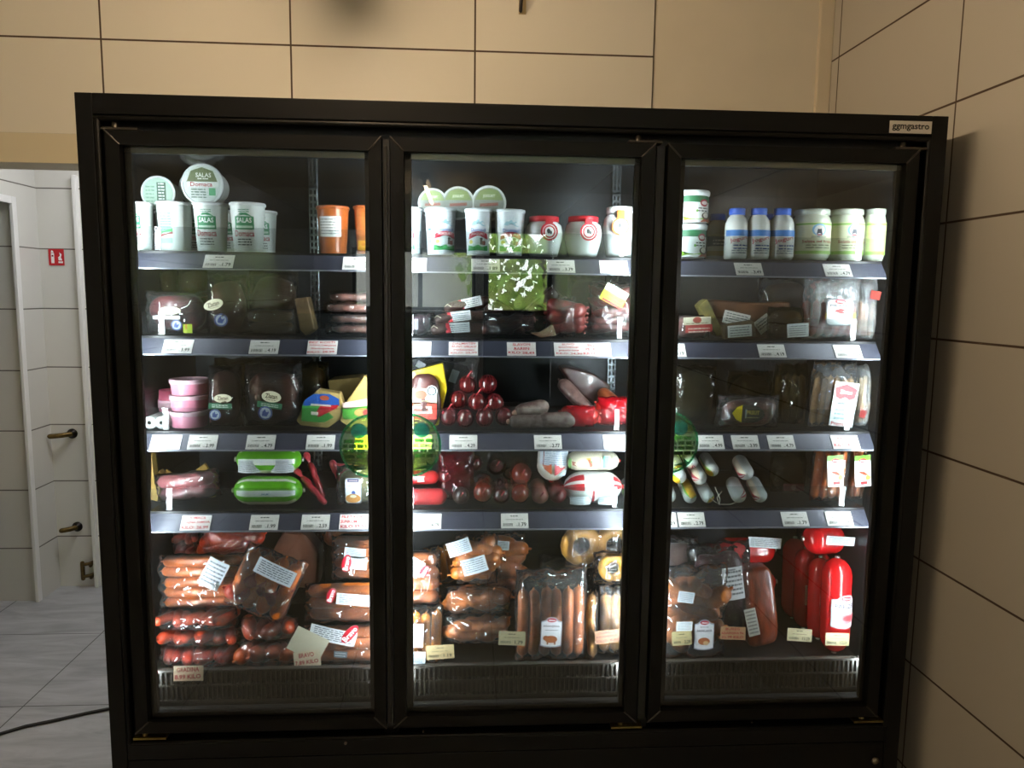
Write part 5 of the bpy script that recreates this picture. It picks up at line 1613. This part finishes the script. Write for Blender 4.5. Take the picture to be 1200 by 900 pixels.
sp = [(838, 571), (844, 585), (843, 591), (856, 591), (864, 588)]
st.tube([at(x, y_, .163) - root.location for x, y_ in sp], .0011, M('c8c4b4', .7), n=6)
st.tube([at(x, y_, .162) - root.location for x, y_ in [(830, 581), (838, 588), (843, 591), (840, 583), (846, 576)]], .0011, M('c8c4b4', .7), n=6)
st.obj('string_loop', root)
for v in bpy.data.objects[-1:] if False else []:
    pass
bag('sausage_pack', 'long dark brown shrink bag leaning against the shelf back', (910, 532, 950, 596), .27, .08, ('slab', '5a4028', '6a4c30'), fm='olive', zb=z4, cat='meat pack', dec=[(930, 571, 26, 9, 0, '6a2c30', [('o', .0, .0, .12, .4, '8a6a6a')], {})])
LAB_O = [('r', 0, .42, 1, .16, '6fb83a'), ('o', 0, .34, .24, .07, 'c02c38'), ('t', 'Zlatan', 0, .34, .05, 'ffffff', .34), ('l', 0, .16, .6, 2, .09, '9aa0a0'), ('p', [(-.3, .0), (.1, -.02), (.34, -.14), (.1, -.14), (-.2, -.06)], 'c04a30'), ('o', .3, -.22, .16, .08, 'e8d83a'), ('r', .05, -.38, .44, .1, 'c82c30')]
for i, (box, lx, l) in enumerate([((958, 528, 1000, 598), 979, 'clear bag of orange sausages with green topped label, left one'), ((1001, 524, 1040, 598), 1011, 'clear bag of orange sausages at right end, label cut off')]):
    bag('sausage_pack', l, box, .172 + .012 * i, .065, ('v', 4, 'c8702c', .98), fm='smooth', dec=[(lx, 552, 20, 39, -5, 'e4e8e8', LAB_O, {})], zb=z4, grp='orange sausage bags', lean=4)
# ================================================================== BOTTOM DECK
zd = DECK + .0012
fk, fk2, pkk = 'd07a44', 'b9583a', 'b8503c'
bag('sausage_pack', 'bag of long frankfurters with big white label tilted left', (180, 655, 283, 718), .216, .065, ('h', 5, fk), dec=[(250, 673, 25, 36, 28, 'd6dbe2', WL, dict(curl=.05))], grp='frankfurter bags at left', flat=5)
bag('sausage_pack', 'bag of slanting frankfurters and red pieces with wide white label', (264, 642, 352, 734), .158, .052, [('v', 4, 'd87e40', .95), ('pile', 3, .02, .05, 'a8402c')], rot=24, dec=[(322, 671, 48, 20, 27, 'd6dbe2', WL, dict(curl=.04))], grp='frankfurter bags at left')
bag('sausage_pack', 'bag of short red sausages in the back row at far left', (174, 624, 226, 662), .33, .09, ('ends', 3, 2, 'b05040'), fm='crinkle', grp='back row red sausage bags')
bag('sausage_pack', 'bag of red sausages in the back row above big white label', (231, 620, 302, 660), .31, .09, ('pile', 7, .02, .06, 'b0482c'), fm='crinkle', grp='back row red sausage bags')
bag('sausage_pack', 'bag of pinkish sausage tips just below the tilted white label bag', (178, 721, 272, 744), .19, .085, ('ends', 7, 1, 'cc6244'), fm='crinkle', grp='lower bags at left')
bag('sausage_pack', 'bag of red sausages, middle of the three lower layers at left', (180, 746, 276, 762), .18, .09, ('ends', 7, 1, 'c4573e'), grp='lower bags at left')
bag('sausage_pack', 'bag of red glossy sausages in the bottom layer at left', (180, 766, 274, 786), .17, .09, ('ends', 7, 1, 'cc563e'), grp='lower bags at left', zb=zd)
bag('sausage_pack', 'bag of knobbly sausage ends below the slanting frankfurter bag', (277, 733, 345, 755), .19, .085, ('ends', 4, 1, 'b4583e'), fm='crinkle', grp='lower bags at left')
bag('sausage_pack', 'bag of brownish sausage ends in the bottom layer, left bay centre', (276, 759, 350, 786), .17, .09, ('ends', 4, 1, 'ae5c3c'), fm='crinkle', grp='lower bags at left', zb=zd)
paper_pack('ham_piece', 'dark brown ham roll in the back between the two bag heaps', [(318, 648), (332, 622), (356, 626), (374, 648), (372, 690), (330, 690)], .33, .08, M('5a3424', .4, var=.3, vscale=18, coat=.3), bev=.014, cat='ham')
LG = lambda px, py, w, h, a: (px, py, w, h, a) + BRV
bag('sausage_pack', 'bag of frankfurters with red logo sticker, top of the right heap', (386, 632, 452, 685), .225, .07, ('h', 4, 'c47a4c'), dec=[(416, 648, 25, 12, 8, 'b4bcc2', WL, {}), (420, 660, 20, 16, 5, 'c6ccd2', WL, {}), LG(406, 660, 22, 11, -78)], grp='red logo frankfurter bags')
bag('sausage_pack', 'bag of three frankfurters with red logo sticker, middle of the right heap', (353, 690, 452, 735), .185, .075, ('h', 3, 'c87a46'), dec=[(416, 703, 44, 14, 6, 'd0d6dc', WL, {}), LG(388, 698, 20, 10, -70)], grp='red logo frankfurter bags')
bag('sausage_pack', 'bag of frankfurters with red logo at label end, bottom of right heap', (352, 741, 452, 786), .17, .08, ('h', 3, 'b87248'), dec=[(390, 745, 56, 18, 14, 'dde2e6', WL, dict(curl=.03)), LG(410, 743, 28, 12, -48), (399, 767, 16, 8, 6, '6a6e72', [('l', 0, .2, .8, 2, .4, 'b0b4b8')], {})], grp='red logo frankfurter bags', zb=zd)
bag('sausage_pack', 'bag of brown sausages at the back, top right of left bay', (382, 618, 446, 645), .34, .08, ('pile', 5, .02, .07, '9a5a3c'), fm='crinkle')
# middle bay
bag('sausage_pack', 'bag of curved pink frankfurters with red logo, left of middle bay', (468, 650, 516, 714), .20, .06, ('h', 4, 'd08050'), dec=[(484, 664, 22, 22, 32, 'ccd4da', WL, {}), LG(497, 670, 17, 10, -60)], zb=None)
bag('sausage_pack', 'bag of upright yellow-orange sausages with two stacked white labels', (468, 716, 519, 784), .17, .06, ('v', 4, 'd08a3a', .92), dec=[(484, 745, 25, 30, 2, 'd3dfe8', WL, {}), (485, 771, 28, 16, 2, 'd3dfe8', WL, {})], zb=zd)
bag('ring_sausage_pack', 'pair of long amber ring sausages in clear bag', (498, 638, 548, 690), .325, .06, ('ring', 2, 'c8862c'), fm='smooth', rot=-14)
bag('sausage_pack', 'bag of brown sausages with two white labels one above the other', (534, 632, 584, 690), .225, .07, ('pile', 6, .02, .075, 'c07a40'), dec=[(538, 642, 28, 18, -18, 'c8d2dc', WL, dict(curl=.05)), (556, 663, 30, 20, -16, 'c4ced6', WL, dict(curl=.05))])
bag('sausage_pack', 'bag of brown sausages behind with one small white label', (566, 630, 616, 706), .39, .08, ('pile', 6, .022, .085, 'a8683e'), dec=[(586, 639, 22, 11, 5, 'c2ccd4', WL, {})])
for i, (box, l) in enumerate([((520, 727, 598, 760), 'silvery crinkled bag of brown knackwursts, lower of two'), ((522, 695, 600, 724), 'silvery crinkled bag of brown knackwursts, upper of two')]):
    bag('sausage_pack', l, box, .18 + .012 * i, .08, ('pile', 6, .018, .05, 'b87444'), fm='crinkle', grp='silvery crinkled bags', wr=.006)
PIG = [('o', 0, .40, .22, .07, 'b82c3a'), ('t', 'Zlatan', 0, .40, .045, 'ffffff', .3), ('t', 'KRANJSKA', 0, .20, .08, '5a4048', .76), ('l', 0, .08, .6, 1, .06, '8a8488'), ('o', 0, -.22, .30, .12, '9a5a34'), ('o', -.26, -.18, .12, .08, '9a5a34'), ('r', -.16, -.34, .08, .1, '8a4e2c'), ('r', .18, -.34, .08, .1, '8a4e2c'), ('p', [(-.3, -.12), (-.2, -.08), (-.22, -.16)], '8a4e2c')]
bag('sausage_pack', 'large clear bag of upright grill sausages with pig label', (604, 672, 690, 784), .17, .07, ('v', 6, 'b8754c', .80), dec=[(646, 741, 26, 39, 2, 'dcdce0', PIG, dict(shape='shield', border='9a9aa4'))], zb=zd, flat=6)
bag('meat_pack', 'dark empty-looking film bag behind the pig label bag', (632, 656, 702, 696), .42, .07, ('slab', '2a2420', '3a302a'), fm='dark', cat='meat pack')
bag('sausage_pack', 'single upright thin sausage bag right of the pig label bag', (690, 697, 702, 784), .18, .045, ('v', 1, 'cf9a62', .96), zb=zd)
bag('sausage_pack', 'bag of tan sausages and dark meat with pale film fold at right', (703, 692, 744, 784), .20, .065, ('v', 3, 'c4925a', .9), fm='soft', zb=zd, dec=[])
bag('ring_sausage_pack', 'bag of plump tan ring sausages at the top right of middle bay', (664, 618, 744, 672), .325, .085, ('loop', 2, 'cc9c5a'), fm='clear')
bag('ring_sausage_pack', 'single yellow ring sausage below the plump tan ones', (698, 652, 744, 690), .24, .07, ('loop', 1, 'cfa04c'), fm='smooth')
# right bay
SH = [('o', 0, .40, .22, .07, 'b82c3a'), ('t', 'Zlatan', 0, .40, .045, 'ffffff', .3), ('l', 0, .26, .4, 1, .06, '8a8488'), ('t', 'SAFALADE', 0, .14, .07, '4a4048', .76), ('o', 0, -.2, .3, .12, 'b0653a'), ('o', .1, -.26, .14, .07, 'd8b48a')]
bag('sausage_pack', 'clear bag of thick bent sausages with pointed white label', (770, 668, 856, 784), .165, .075, ('pile', 7, .026, .08, 'b87848'), dec=[(825, 744, 25, 40, 0, 'dcdce0', SH, dict(shape='shield', border='9a9aa4')), (804, 700, 20, 14, 8, 'b8bcc0', WL, {}), (802, 734, 20, 12, 0, 'd0d4d8', WL, {})], zb=zd)
bag('meat_pack', 'wrinkled clear bag top rising behind the bent sausages', (772, 634, 822, 700), .37, .08, ('slab', '5a3a34', '6a4a40'), fm='soft', cat='meat pack')
bag('ham_pack', 'dark red ham in glossy shrink film with tall white label', (812, 640, 888, 762), .255, .085, ('slab', '3c2026', '56303a'), fm='crinkle', dec=[(860, 684, 25, 42, -9, 'd6d8da', WL + [('r', -.1, .43, .5, .05, '8a8a90')], dict(curl=.04))], zb=zd, cat='ham', rot=-5)
p = at(893, 745, .245)
root = thing('smoked_slab', 'reddish brown smoked meat block in film, leaning right of the ham', 'smoked meat', (p.x + .012, .285, zd), (rad(-4), rad(-7), 0))
MB().blob((0, 0, .12), (.050, .036, .118), M('7a3216', .3, var=.35, vscale=14, col2='4a1a0c', coat=.7, stretch=(4, 4, 1), bump=.3), n=32, mm=20, amp=.05, freq=14, seed=4, pw=.32).obj('meat_block', root)
decal('label', root, .034, .082, 'c9c6bc', [('l', 0, .4, .8, 7, .13, '8a8680')], (-.032, -.0425, .085), (0, rad(-6), 0))
rch = M('c8141a', .24, var=.12, vscale=10, coat=.7)
rch2 = M('d2181c', .24, var=.12, vscale=10, coat=.7)
for i, (x0, x1, y0, y1, Y, l, lab) in enumerate([(846, 914, 632, 664, .40, 'red sausage roll lying with white label, left in the back', (896, 636, 42, 13)), (940, 1008, 616, 655, .24, 'red sausage roll lying with white label, on top of the standing rolls', (985, 634, 36, 11)), (848, 912, 604, 632, .40, 'red sausage roll lying on top at left in the back', None)]):
    cx, zz, w, h = geo(x0, y0, x1, y1, Y)
    w = min(w, W - .058 - cx + w / 2) if cx > 1.5 else w
    rr = min(h / 2, (.040, .046, .027)[i])
    if i > 1:
        zz = zlow + .001
    else:
        zlow = zz + 2 * rr + .002
    c = chub('red_sausage_roll', l, (cx - w / 2, Y + rr, zz + rr), w, rr, rch, (0, rad(90), 0), 'big red sausage rolls lying', sharp=.7)
    if lab:
        put_labels(c, [(lab[0], lab[1], lab[2], lab[3], 4, 'cfd4d8', WL, {})], Y - .002)
for i, (x0, x1, l) in enumerate([(846, 914, 'left')]):     # the stack goes on below, behind the others
    for k in range(2):
        cx, zz, w, h = geo(x0, 700, x1, 730, .40)
        w = min(w, 2 * (W - .03 - cx))
        chub('red_sausage_roll', 'red sausage roll low in the back stack behind the meat block, %s' % ('lowest' if k == 0 else 'second from below'), (cx - w / 2, .40 + .041, zd + .042 + .087 * k), w, .041, rch, (0, rad(90), 0), 'big red sausage rolls lying')
ups = [(920, 954, 636, 748, .404, 'red upright sausage roll, backmost at left of the group'), (934, 965, 648, 752, .336, 'red upright sausage roll, second from left with white side label'), (951, 983, 659, 762, .264, 'red upright sausage roll, third from left with white side label'), (968, 1010, 661, 778, .168, 'red upright sausage roll in front with big white shield label'),
       (990, 1012, 652, 750, .34, 'red upright sausage roll set back behind the front one at right')]
HV = [('o', 0, .38, .28, .12, 'e8e0e0'), ('o', 0, .40, .2, .07, 'c02c3a'), ('t', 'Zlatan', 0, .40, .045, 'ffffff', .28), ('t', 'PARIZER', 0, .18, .13, '5a5a66', .76), ('o', 0, -.2, .34, .14, 'd8868a'), ('o', .06, -.18, .2, .08, 'c8444c'), ('o', .32, -.1, .08, .06, 'c8444c')]
for i, (x0, x1, y0, y1, Y, l) in enumerate(ups):
    cx, zz, w, h = geo(x0, y0, x1, y1, Y, zd)
    rr = w / 2 * .80
    cx = min(cx, W - .026 - rr)
    c = chub('red_sausage_roll', l, (cx, Y + rr, zd + .008), h - .008, rr, rch2, (rad(-3), 0, 0), 'big red sausage rolls standing', gath=.05)
    if i in (0, 1, 2):
        o = decal('label', c, .017, .062, 'd8d2d0', [('l', 0, .4, .7, 6, .14, '9a8a8a')], bend=rr + .001, seed=i)
        o.matrix_local = Matrix.Rotation(rad(-8), 4, 'Z') @ Matrix.Translation((0, -rr - .001, h * (.44 if i else .5)))
    if i == 3:
        o = decal('label', c, .085, .098, 'e2e0e4', HV, shape='shield', border='b0a8ac', bend=rr + .001, seed=i)
        o.matrix_local = Matrix.Rotation(rad(14), 4, 'Z') @ Matrix.Translation((0, -rr - .0012, h * .46))

# ================================================================== PRICE TAGS
RAILZ = [(s - .027) for s in SZ]
TILT = math.atan2(.030, .038)
names_l = ['top', 'second', 'third', 'fourth']


def ptag(level, px, price, label, wpx=34, hand=None, bgc='d8d6ce', blank=False):
    Yc = .1330
    zc = RAILZ[level]
    py = 300                                                 # solve the pixel row of that height
    for _ in range(4):
        q = at(px, py, Yc)
        py += (q.z - zc) * 430
    q = at(px, py, Yc)
    w, h = wpx * (Yc - CAM.y) / F_PX, .041
    if hand:
        el = []
        n = len(hand)
        rr_ = random.Random(int(px))
        for i, ln in enumerate(hand):
            el.append(('t', ln, rr_.uniform(-.03, .03), .5 - (i + .52) / n * .96, .62 / n, 'c01c30', min(.9, .085 * len(ln) + .1), rr_.uniform(-1.5, 1.5)))
    elif blank:
        el = []
    else:
        el = [('l', 0, .32, .3, 1, .16, '55554f'), ('l', 0, .08, .62, 1, .12, '85857c'), ('bar', -.24, -.27, .36, .2, '3c3c38'), ('r', .08, -.34, .07, .03, '55554f'), ('t', price, .28, -.26, .26, '24241f', .28)]
    mb = MB()
    decal_mb(mb, w, h, bgc, el, th=.0009, seed=int(px + level * 31))
    o = mb.obj('price_tag', None, (q.x, Yc - .0022, zc), (-TILT, 0, 0))
    tag(o, label, 'price tag', 'price tags on the rails')
    return o


B3 = ['left', 'middle', 'right']
tags = [(0, 257, '1.79', 0), (0, 419, '2.79', 0), (0, 483, '2.19', 1), (0, 569, '1.89', 1), (0, 657, '3.79', 1), (0, 719, '3.79', 1), (0, 778, '2.29', 2), (0, 877, '3.49', 2), (0, 981, '4.79', 2),
        (1, 209, '3.99', 0), (1, 310, '4.19', 0), (1, 378, ['BEZ KOSTI', 'SUNKA DIMLJENA', 'Svinjska', 'KILO: 28.99'], 0), (1, 488, ['..KI', 'Pirot', 'Suvi', '21,99'], 1), (1, 543, ['DALMATIN', 'SUVI VRAT', 'rolovan', 'KILO: 25,99'], 1), (1, 611, ['SLAVON', 'BAREN', 'KILO 28,49'], 1), (1, 666, ['SUVO', 'GOVEDJI', 'pastrma', 'KILO: 24,99'], 1), (1, 699, ['BEZ NO', 'PETROVKA', 'KILO: 27,99'], 1), (1, 787, '3.19', 2), (1, 904, '4.19', 2), (1, 993, '3.29', 2),
        (2, 195, None, 0), (2, 238, '3.99', 0), (2, 306, '4.79', 0), (2, 376, '1.99', 0), (2, 431, 'Y', 0), (2, 491, 'Y2', 1), (2, 543, '4.29', 1), (2, 642, '2.77', 1), (2, 723, '4.79', 1), (2, 832, '4.99', 2), (2, 873, '3.99', 2), (2, 915, '4.79', 2), (2, 990, ['AKCIJA', 'KILO 8,59'], 2),
        (3, 230, ['DOMACA', 'CAJNA DIMNA', 'KILO: 26.99'], 0), (3, 310, '1.99', 0), (3, 370, '2.59', 0), (3, 415, ['FILET KOBAS', 'SUNKOM PLUS', 'KILO:39.99'], 0), (3, 501, '4.79', 1), (3, 603, '1.79', 1), (3, 777, '1.29', 2), (3, 810, '2.79', 2), (3, 931, '1.79', 2), (3, 983, '1.99', 2)]
cnt = {}
for lv_, px, pr, b in tags:
    cnt[(lv_, b)] = cnt.get((lv_, b), 0) + 1
tot = dict(cnt)
cnt = {}
ords = ['first', 'second', 'third', 'fourth', 'fifth']
for lv_, px, pr, b in tags:
    k = cnt[(lv_, b)] = cnt.get((lv_, b), 0) + 1
    place = '%s from left on %s rail, %s bay' % (ords[k - 1], names_l[lv_], B3[b])
    if isinstance(pr, list):
        o = ptag(lv_, px, '', 'white card handwritten in red, ' + place, 34, hand=pr, bgc='dcd8d2')
    elif pr is None:
        o = ptag(lv_, px, '', 'blank white price tag, ' + place, 34, blank=True, bgc='dfe3e8')
    elif pr in ('Y', 'Y2'):
        o = ptag(lv_, px, '2.49', 'yellow-green tag behind sticker, ' + place, 30, bgc='e4e02c' if pr == 'Y' else 'dfe88a')
    else:
        o = ptag(lv_, px, pr, 'white printed price tag, ' + place, 33)
# tags on the deck, tucked against the bags
def dtag(px, py, w_, h_, Y, label, price=None, hand=None, bgc='a08e68', ang=0, ink='a01c28'):
    p = at(px, py, Y)
    s = (Y - CAM.y) / F_PX
    if hand is not None:
        el = []
        for i, ln in enumerate(hand):
            el.append(('t', ln, -.02, .5 - (i + .52) / len(hand) * .94, .60 / len(hand), ink, min(.88, .09 * len(ln) + .12), 2))
    else:
        el = [('l', 0, .3, .28, 1, .14, '4a4232'), ('l', 0, .06, .6, 1, .1, '6a6048'), ('bar', -.24, -.27, .36, .18, '33301f'), ('t', price, .26, -.26, .26, '241f14', .3)]
    mb = MB()
    decal_mb(mb, w_ * s, h_ * s, bgc, el, th=.0009, seed=int(px))
    o = mb.obj('price_tag', None, p, (rad(-8), rad(ang), 0))
    tag(o, label, 'price tag', 'price cards on the bottom deck')
    return o


dtag(221, 789, 35, 18, .083, 'cream card with GRADINA in red at left of the bottom deck', hand=['GRADINA', '8.99 KILO'], bgc='cbb99c')
o = dtag(361, 755, 42, 30, .150, 'blank cream card tilted above the BRAVO price', hand=[], bgc='c4bca6', ang=28)
dtag(360, 772, 32, 19, .143, 'cream card with BRAVO in red, under the blank cream card', hand=['BRAVO', '7,89 KILO'], bgc='cdbfa4', ang=-6)
dtag(516, 764, 34, 17, .150, 'tan printed card below the yellow-orange upright sausages', '1.19', ang=-3)
dtag(600, 748, 33, 17, .155, 'tan printed card between silvery bags and pig label bag', '1.79', bgc='a59b7c', ang=3)
dtag(712, 746, 32, 16, .170, 'brown card handwritten in dark red on right of pig label bag', hand=['DOMACA', 'KRANJSKA', 'KILO: 8,89'], bgc='8a6248', ang=-5, ink='5a1218')
dtag(799, 748, 25, 17, .152, 'tan printed card left of the pointed white label', '2.29', bgc='a4966e', ang=-3)
dtag(859, 742, 32, 16, .165, 'tan card handwritten in red between ham and bent sausages', hand=['BUREG', 'KRAINSKA Ra', '22.99 KILO'], bgc='b08a66', ang=3)
dtag(937, 744, 32, 16, .155, 'cream printed card before the second red roll', '13.29', bgc='bdb08c', ang=5)
dtag(981, 749, 31, 16, .150, 'tan printed card on the front red roll', '13.29', bgc='a89a70', ang=2)
# ------------------------------------------------------------------ light and view
sc = bpy.context.scene
w = bpy.data.worlds.new('World')
sc.world = w
w.use_nodes = True
bg = w.node_tree.nodes['Background']
bg.inputs[0].default_value = (0.90, 0.95, 1.0, 1)
bg.inputs[1].default_value = 14.0
sc.view_settings.view_transform = 'Standard'
sc.view_settings.look = 'None'
sc.view_settings.gamma = 1.0
sc.view_settings.use_curve_mapping = False
sc.view_settings.exposure = 0.0
sc.cycles.use_denoising = True
sc.cycles.transparent_max_bounces = 48
sc.cycles.max_bounces = 10
sc.cycles.diffuse_bounces = 4
sc.cycles.glossy_bounces = 5
sc.cycles.caustics_reflective = False
sc.cycles.caustics_refractive = False
sc.cycles.sample_clamp_indirect = 4.0
